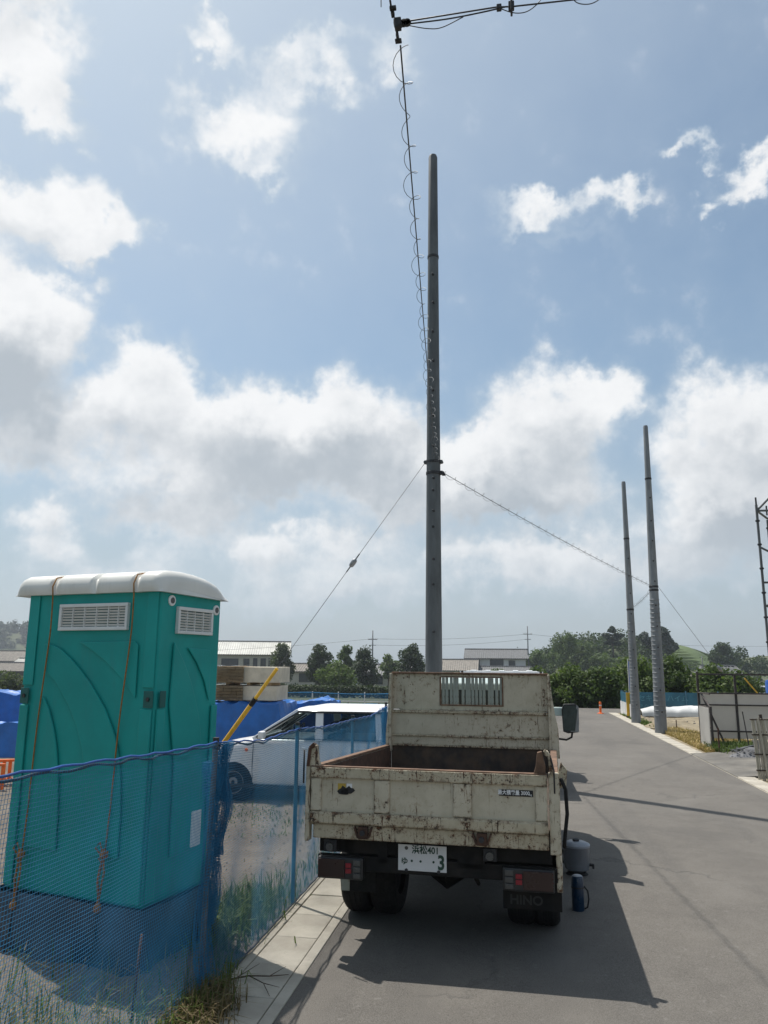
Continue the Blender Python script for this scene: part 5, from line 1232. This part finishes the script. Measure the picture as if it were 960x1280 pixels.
house('low_house', 'grey roofed low house left of the dense dark tree', -24.6, 131, 9, 6, -2.0, 1.9, 1.7, 'roof_tile', 'wall_cream', [(1, 3, .3, 1.6, D_)], .5)
house('low_house', 'low brown tiled house beside the two storey house', -15.2, 166, 7.6, 7, -2.1, 2.6, 2.2, 'roof_tile_brown', 'wall_white', [(1, 3, .6, 2.2, D_), (4, 6, .6, 2.2, D_)], .5)
h2 = house('two_storey_house', 'two storey house with dark tiled roof behind the truck headboard', -9.7, 171, 12.6, 7, -2.1, 5.2, 1.9, 'roof_tile', 'wall_white', [(.3, 2.8, 3.1, 4.9, D_), (5.0, 7.9, 3.1, 4.9, D_), (9.0, 10.4, 3.4, 4.7, D_)], .6, roofs=[(-.6, 13.2, -2.4, -.2, 2.5, .9, 'lower_roof')])
house('low_house', 'grey tiled house at the far left border', -118, 161, 8.3, 7, -2.2, 3.9, 2.2, 'roof_tile_brown', 'wall_cream', [(4, 6, 1, 2.4, D_)], .5)
house('low_house', 'long low tiled roof before the far left house', -103, 141, 11, 6, -2.2, 2.0, 1.5, 'roof_tile_brown', 'wall_dark', [(2, 4, .4, 1.6, D_)], .4)
house('low_house', 'pale roofed shed beside the far left house', -109, 158, 8, 5, -2.2, 3.2, 1.2, 'roof_cream', 'wall_cream', [(2, 4, .6, 2, D_)], .4)
house('low_house', 'blue grey roofed house below the tea field', 25.5, 112, 5.2, 5, -1.9, 2.3, 1.4, 'roof_tile', 'wall_cream', [(.6, 2.2, .5, 1.7, D_), (3, 4.6, .5, 1.7, D_)], .5, hip=.8)
house('low_house', 'long low brown shed left of the blue grey roofed house', 20.2, 108, 5.5, 5, -1.9, 1.7, .9, 'roof_tile_brown', 'wall_dark', [(1, 2.4, .4, 1.4, D_)], .3)


def vehicle_far(label, x, y, L, mat, rz=0, h=1.6):
    T = thing('distant_car', label, 'car', (x, y, gz(x, y)), rz, 'vehicles parked beyond the right lot')
    MB().loft([[(a, y_, z) for a, z in ((-L / 2, .3), (L / 2, .3), (L / 2 * .98, .85), (L * .28, .95), (L * .12, h), (-L * .42, h), (-L * .49, .95), (-L / 2, .8))] for y_ in (-.75, .75)]).build('body', M[mat], T, bevel=.06)
    MB().prism([(-L * .40, .98), (L * .22, .98), (L * .10, h - .1), (-L * .38, h - .1)], (0, -.76, 0), (1, 0, 0), (0, 0, 1), (0, .012, 0)).build('side_window', M['dark_glass'], T)
    for s in (-.3, .3): w = wheel(T, (s * L, -.7, .3), .3, .18); w.rotation_euler = (0, 0, R(90))


vehicle_far('white van parked beyond the right lot, left of the frame post', 14.6, 72, 3.6, 'car_white', h=1.7)
vehicle_far('silver grey car beyond the right lot behind the frame corner', 17.8, 70, 3.9, 'rim_silver', h=1.5)
vehicle_far('white car beyond the right lot near the slanted brace', 20.9, 72, 3.8, 'car_white', h=1.5)

# utility poles far off
def upole(label, x, y, top, zb):
    T = thing('utility_pole', label, 'pole', (x, y, zb)); h = top - zb
    MB().tube([(0, 0, 0), (0, 0, h)], [.17, .1], 10).build('shaft', M['galvanised'], T, smooth=True)
    MB().box(-.9, .9, -.06, .06, h - 1.8, h - 1.68).build('crossarm', M['dark_steel'], T); MB().box(-.7, .7, -.06, .06, h - 2.9, h - 2.8).build('crossarm', M['dark_steel'], T)
    for s in (-.8, -.3, .8): MB().lathe([(.06, 0), (.09, .1), (.05, .22)], (s, 0, h - 1.68), 'z', 8).build('insulator', M['roof_white'], T)


upole('thin far utility pole above the garden trees', -26.8, 150, 8.1, -2.1)
upole('far utility pole with crossarm right of the two storey house', 3.5, 172, 10.0, -2.1)
for lab, a, b_, s in (('far power line from the left pole to the right one, upper', (-26.8, 150, 6.5), (3.5, 172, 8.3), .5), ('far power line from the left pole to the right one, lower', (-26.8, 150, 5.3), (3.5, 172, 7.2), .6), ('far power line leaving the right pole over the hill', (3.5, 172, 8.3), (75, 215, 7.2), 1.2), ('far power line leaving the left pole leftward', (-26.8, 150, 6.5), (-75, 140, 3.4), .6)):
    MB().tube(cat_line(a, b_, s, 16), .022, 4).build('power_line', M['wire_dark'], label=lab, cat='wire', group='far power lines')
MB().tube([(22.8, 100, -1.8), (22.8, 100, 3.0)], [.09, .05], 8).build('thin_post', M['galvanised'], smooth=True, label='thin pale post before the tea hill', cat='post')

# ------------------------------------------------------------------ right side of the road
def panel_fence():
    T = thing('panel_fence', 'brown steel frame with white sheet panels on the right lot', 'fence', (0, 0, 0)); B = M['steel_brown']; y = 20.0
    def bar(nm, a, b_, w=.04): MB().bar(a, b_, w, w, (0, 1, 0)).build(nm, B, T, bevel=.004)
    for x in (4.42, 5.27, 6.2, 7.2, 8.2): bar('post', (x, y, -.1), (x, y, 1.75 if x < 4.5 else 1.70), .05)
    bar('rail', (4.40, y - .03, 1.69), (8.3, y - .03, 1.69), .04)
    for z in (1.245, .975, .37, .12): bar('rail', (4.44, y - .045, z), (8.3, y - .045, z), .035)
    for x0, x1 in ((4.46, 5.25), (5.29, 6.18), (6.22, 7.18), (7.22, 8.2)): MB().box(x0, x1, y + .01, y + .02, .20, 1.225).build('panel', M['panel_white'], T)
    # return leaf towards the road
    for z in (1.26, .95, .50, .06): bar('rail', (4.42, y - .03, z), (4.44, 19.0, z), .03)
    bar('post', (4.44, 19.0, -.1), (4.44, 19.0, .98), .05); MB().box(4.40, 4.41, 19.03, 19.96, .07, .95).build('panel', M['panel_white'], T)
    bar('brace', (4.46, y - .1, 1.25), (4.86, y - .3, .12), .04); bar('brace', (4.44, 19.0, .95), (4.44, 19.9, 1.26), .03)


panel_fence()
T = thing('reed_fence', 'tall screen of pale upright reeds bound with dark bands at the right border', 'fence', (4.06, 14.4, 0))
n = 46; pr = None
for k in range(n):
    if pr is None: o = pr = MB().tube([(0, 0, .02), (.0, 0, 1.02)], .0115, 6).build('reed', M['reed'], T)
    else: o = part_copy(pr, T)
    o.location = (k * .026, .05 * math.sin(k * .5) * .2, random.uniform(-.02, .02)); o.rotation_euler = (0, -.05 + random.uniform(-.012, .012), 0); o.scale = (1, 1, random.uniform(.98, 1.02))
for z in (.99, .74, .42, .16): MB().box(-.02 - .05 * z, n * .026, -.02, .022, z, z + .02).build('band', M['band_brown'], T)
MB().tube([(.16, -.03, -.1), (.05, -.03, 1.0)], .02, 8).build('support_post', M['reed'], T)


def scaffold():
    T = thing('scaffold', 'grey tube scaffold tower cut off by the right border', 'scaffold', (0, 0, 0)); Gm = M['galvanised']
    for x, y in ((4.88, 16.0), (6.1, 16.0), (5.35, 16.9), (6.1, 16.9)):
        p = MB().tube([(x, y, .0), (x, y, 5.05 if y < 16.5 else 4.9)], .0245, 10).build('standard', Gm, T, smooth=40)
        for k in range(10): z = .45 + k * .475; MB().lathe([(.025, -.02), (.042, -.015), (.042, .015), (.025, .02)], (x, y, z), 'z', 12).build('coupling', M['dark_steel'], p)
        MB().tube([(x, y, 5.0), (x, y, 5.2)], .017, 8).build('spigot', M['dark_steel'], p)
    for z in (4.93, 3.5, 3.05, 2.0, 1.05):
        for y in (16.0, 16.9): MB().tube([(4.88 if y < 16.5 else 5.35, y, z), (6.1, y, z)], .021, 8).build('ledger', Gm, T, smooth=40)
    MB().tube([(4.88, 16, 4.93), (5.3, 16, 5.35), (6.1, 16, 5.9)], .021, 8).build('brace', Gm, T, smooth=40); MB().tube([(4.88, 16, 4.2), (6.1, 16, 3.5)], .021, 8).build('brace', Gm, T, smooth=40)
    for z in (4.93, 3.05): MB().tube([(4.88, 16, z), (5.35, 16.9, z)], .021, 8).build('ledger', Gm, T, smooth=40)


scaffold()
T = thing('manhole_cover', 'round iron manhole cover in the driveway before the reed fence', 'manhole cover', (4.8, 15.8, .083)); MB().lathe([(.30, -.03), (.30, .006), (.27, .006), (.27, -.002), (.262, -.002), (.262, .005), (.02, .006)], n=32).build('lid', M['dark_steel'], T); MB().box(-.03, .03, -.2, -.17, .006, .012).build('lift_slot', M['ink'], T)
# small things by the gate
T = thing('bucket', 'grey bucket standing before the white panels', 'bucket', (5.12, 17.9, .07)); MB().lathe([(.10, 0), (.135, .28), (.142, .28), (.142, .26), (.128, .26), (.1, .02)], n=20).build('pail', M['jug_grey'], T, smooth=40); MB().tube([(.14 * math.cos(a), 0, .28 + .1 * math.sin(a)) for a in np.linspace(0, math.pi, 10)], .005, 5).build('handle', M['dark_steel'], T)
MB().tube([(4.62, 18.2, .10), (5.1, 18.0, .25)], .025, 8).build('pipe', M['galvanised'], smooth=True, label='short grey pipe lying across the weeds by the bucket', cat='pipe')
MB().bar((5.06, 17.2, .05), (5.0, 17.3, .92), .05, .05).build('wooden_post', M['band_brown'], label='dark square post sticking up behind the reed fence', cat='post')
MB().tube([(5.0, 18.2, .05), (4.93, 18.3, .92)], .012, 6).build('thin_rod', M['steel_brown'], label='thin rod standing before the white panels', cat='rod')
MB().tube([(4.40, 18.3, -.1), (4.40, 18.3, .57)], .018, 8).build('rust_stake', M['rust'], label='rusty stake standing in the dry grass', cat='stake')
MB().tube([(4.72, 24.4, -.1), (4.72, 24.4, .32)], .014, 8).build('rust_stake', M['rust'], label='short reddish stake right of the right bare pole', cat='stake')
def heap(cx, cy, rx, ry, h, nm, mat, lab, cat, nn=28):
    def fn(u, v):
        a = u * 6.2832; q = v; x, y = cx + rx * q * math.cos(a), cy + ry * q * math.sin(a); return (x, y, .02 + h * (1 - q * q) * (1 + .6 * lump(x * 5, y * 5, 1)) + .03 * lump(x * 14, y * 14, 1))
    return MB().grid(fn, nn, 10).build(nm, M[mat], smooth=True, label=lab, cat=cat)
heap(4.78, 17.45, .45, .35, .2, 'gravel_heap', 'gravel_dark', 'small grey gravel heap on the driveway edge', 'gravel heap')
stones('gravel', 420, lambda: (4.78 + random.gauss(0, .2), 17.42 + random.gauss(0, .15), .06 + .17 * random.random() ** 1.5), .012, .04, 'gravel_dark', label='coarse stones lying on the small gravel heap', cat='gravel')
heap(4.9, 25.6, .9, 1.2, .18, 'soil_mound', 'dry_dirt', 'low bare soil mound between the two right poles', 'soil')

# sheet fence at the far right
T = thing('sheet_fence', 'low teal sheet fence with white end panels behind the two right poles', 'fence', (0, 0, 0))
MB().box(4.3, 8.4, 32.5, 32.52, .02, .84).build('sheet', M['sheet_teal'], T); MB().box(4.23, 4.25, 29.6, 32.48, .42, .86).build('sheet', M['sheet_teal'], T)
for k in range(4): MB().box(4.20, 4.215, 29.62 + k * .72, 30.28 + k * .72, .0, .50).build('white_panel', M['sheet_white'], T)
for x in (4.32, 5.5, 6.7, 7.9): MB().tube([(x, 32.46, -.1), (x, 32.46, .9)], .025, 8).build('post', M['post_blue'], T)
for y in (29.6, 31.0, 32.4): MB().tube([(4.25, y, -.1), (4.25, y, .92)], .02, 8).build('post', M['post_blue'], T)
lettering('セキスイハイム', .27, M['sheet_letter'], T, (5.85, 32.49, .60), bold=.0); lettering('ネクスト', .2, M['sheet_letter'], T, (5.3, 32.49, .28))
def film(u, v): 
    x = 4.75 + 2.6 * u; a = v * math.pi; return (x, 31.2 - .45 * math.cos(a), .02 + (.36 + .08 * lump(x * 2, 3, 1)) * math.sin(a) ** .7 * (.55 + .45 * math.sin(math.pi * min(1, u * 3 + .15) / 2)) + .04 * lump(x * 5, v * 6, 1))
MB().grid(film, 40, 14).build('sheeted_stack', M['sheet_white'], smooth=True, label='long white plastic sheeted stack before the teal fence', cat='stack')
T = thing('banner', 'narrow blue and white banner on a pole behind the far bare pole', 'banner', (4.36, 31.0, 0)); MB().tube([(0, 0, 0), (0, 0, 2.1)], .014, 8).build('banner_pole', M['roof_white'], T)
MB().grid(lambda u, v: (.02 + u * .2, .02 * math.sin(v * 7 + u * 3), .98 + v * 1.05), 6, 16).build('cloth', M['flag_blue'], T, smooth=True)
for z in (1.1, 1.35, 1.6, 1.85): MB().box(.07, .17, -.035, -.03, z, z + .12).build('white_mark', M['flag_white'], T)
T = thing('leaning_board', 'orange yellow board leaning at the foot of the far bare pole', 'board', (4.19, 30, 0)); MB().box(-.09, .09, -.02, .02, .0, .9).build('board', M['yellow_guard'], T); MB().box(-.12, .12, -.06, .1, 0, .06).build('foot', M['dark_steel'], T)
T = thing('marker_post', 'slim orange marker post at the road end', 'post', (3.4, 32.2, .0)); MB().lathe([(.13, 0), (.13, .02), (.045, .04), (.045, .40), (.05, .42), (.03, .46)], n=14).build('post', M['orange_plastic'], T, smooth=40); MB().lathe([(.048, .30), (.048, .34)], n=14).build('reflective_band', M['sticker_white'], T)
T = thing('water_drum', 'blue drum at the right border behind the panel fence', 'drum', (6.42, 20.6, 0)); MB().lathe([(.26, 0), (.28, .05), (.28, .45), (.295, .47), (.28, .49), (.28, .95), (.295, .97), (.28, .99), (.28, 1.5), (.26, 1.56)], n=20).build('barrel', M['tarp_blue'], T, smooth=40); MB().lathe([(.05, 1.56), (.05, 1.6)], (.1, 0, 0), n=10).build('bung', M['car_trim'], T)
MB().bar((9.62, 35, 1.38), (10.3, 35, .5), .05, .05).build('slanted_brace', M['yellow_guard'], label='yellow slanting pole behind the panel fence', cat='pole')

# ------------------------------------------------------------------ jug and flask on the asphalt
T = thing('water_jug', 'grey drum shaped water jug on the asphalt beside the truck', 'jug', (.545, 7.75, .0))
MB().lathe([(.085, .045), (.108, .06), (.116, .1), (.12, .24), (.122, .255), (.112, .262)], n=28).build('tank', M['jug_grey'], T, smooth=40)
l_ = MB().lathe([(.125, .252), (.127, .268), (.12, .278), (.075, .296), (.06, .298)], n=28).build('lid', M['jug_lid'], T, smooth=40); MB().lathe([(.03, .296), (.032, .312), (.02, .318)], n=14).build('lid_knob', M['dark_steel'], l_, smooth=40)
MB().lathe([(.105, 0), (.105, .012), (.08, .03), (.08, .046)], n=24).build('foot', M['black_rubber'], T, smooth=40)
t_ = MB(); t_.tube([(.112, -.02, .10), (.15, -.03, .10)], .013, 8); t_.tube([(.145, -.03, .11), (.145, -.03, .07)], .010, 8); t_.build('tap', M['dark_steel'], T, smooth=40)
MB().tube([(-.12, 0, .22), (-.135, 0, .16), (-.12, 0, .1)], .008, 6).build('handle', M['dark_steel'], T, smooth=True)
T = thing('flask', 'dark blue insulated flask with strap standing before the water jug', 'flask', (.468, 6.66, .0))
MB().lathe([(.042, 0), (.047, .006), (.047, .16), (.046, .19)], n=24).build('body', M['bottle_blue'], T, smooth=40)
c_ = MB().lathe([(.048, .185), (.048, .245), (.042, .262), (.02, .266)], n=24).build('cup_cap', M['bottle_blue'], T, smooth=40); MB().lathe([(.0385, .2645), (.03, .270), (.01, .271)], n=20).build('cap_top', M['jug_lid'], c_, smooth=40)
MB().lathe([(.0495, .178), (.0495, .188)], n=24).build('collar', M['car_trim'], T, smooth=40)
MB().tube([(.048, 0, .19), (.075, -.01, .16), (.082, -.012, .10), (.07, -.01, .04), (.048, 0, .025)], .006, 6).build('strap', M['black_rubber'], T, smooth=True)
# ------------------------------------------------------------------ moist summer air
hm, ht, hb_ = base_mat('haze_air'); ht.n.remove(hb_)
hv = ht.new('ShaderNodeVolumePrincipled'); hv.inputs['Color'].default_value = (.80, .87, .95, 1); hv.inputs['Density'].default_value = .00042; hv.inputs['Anisotropy'].default_value = .3
ht.l.new(hv.outputs[0], next(n for n in ht.n if n.type == 'OUTPUT_MATERIAL').inputs['Volume'])
MB().box(-700, 500, -60, 900, -12, 60).build('haze', hm, kind='stuff')
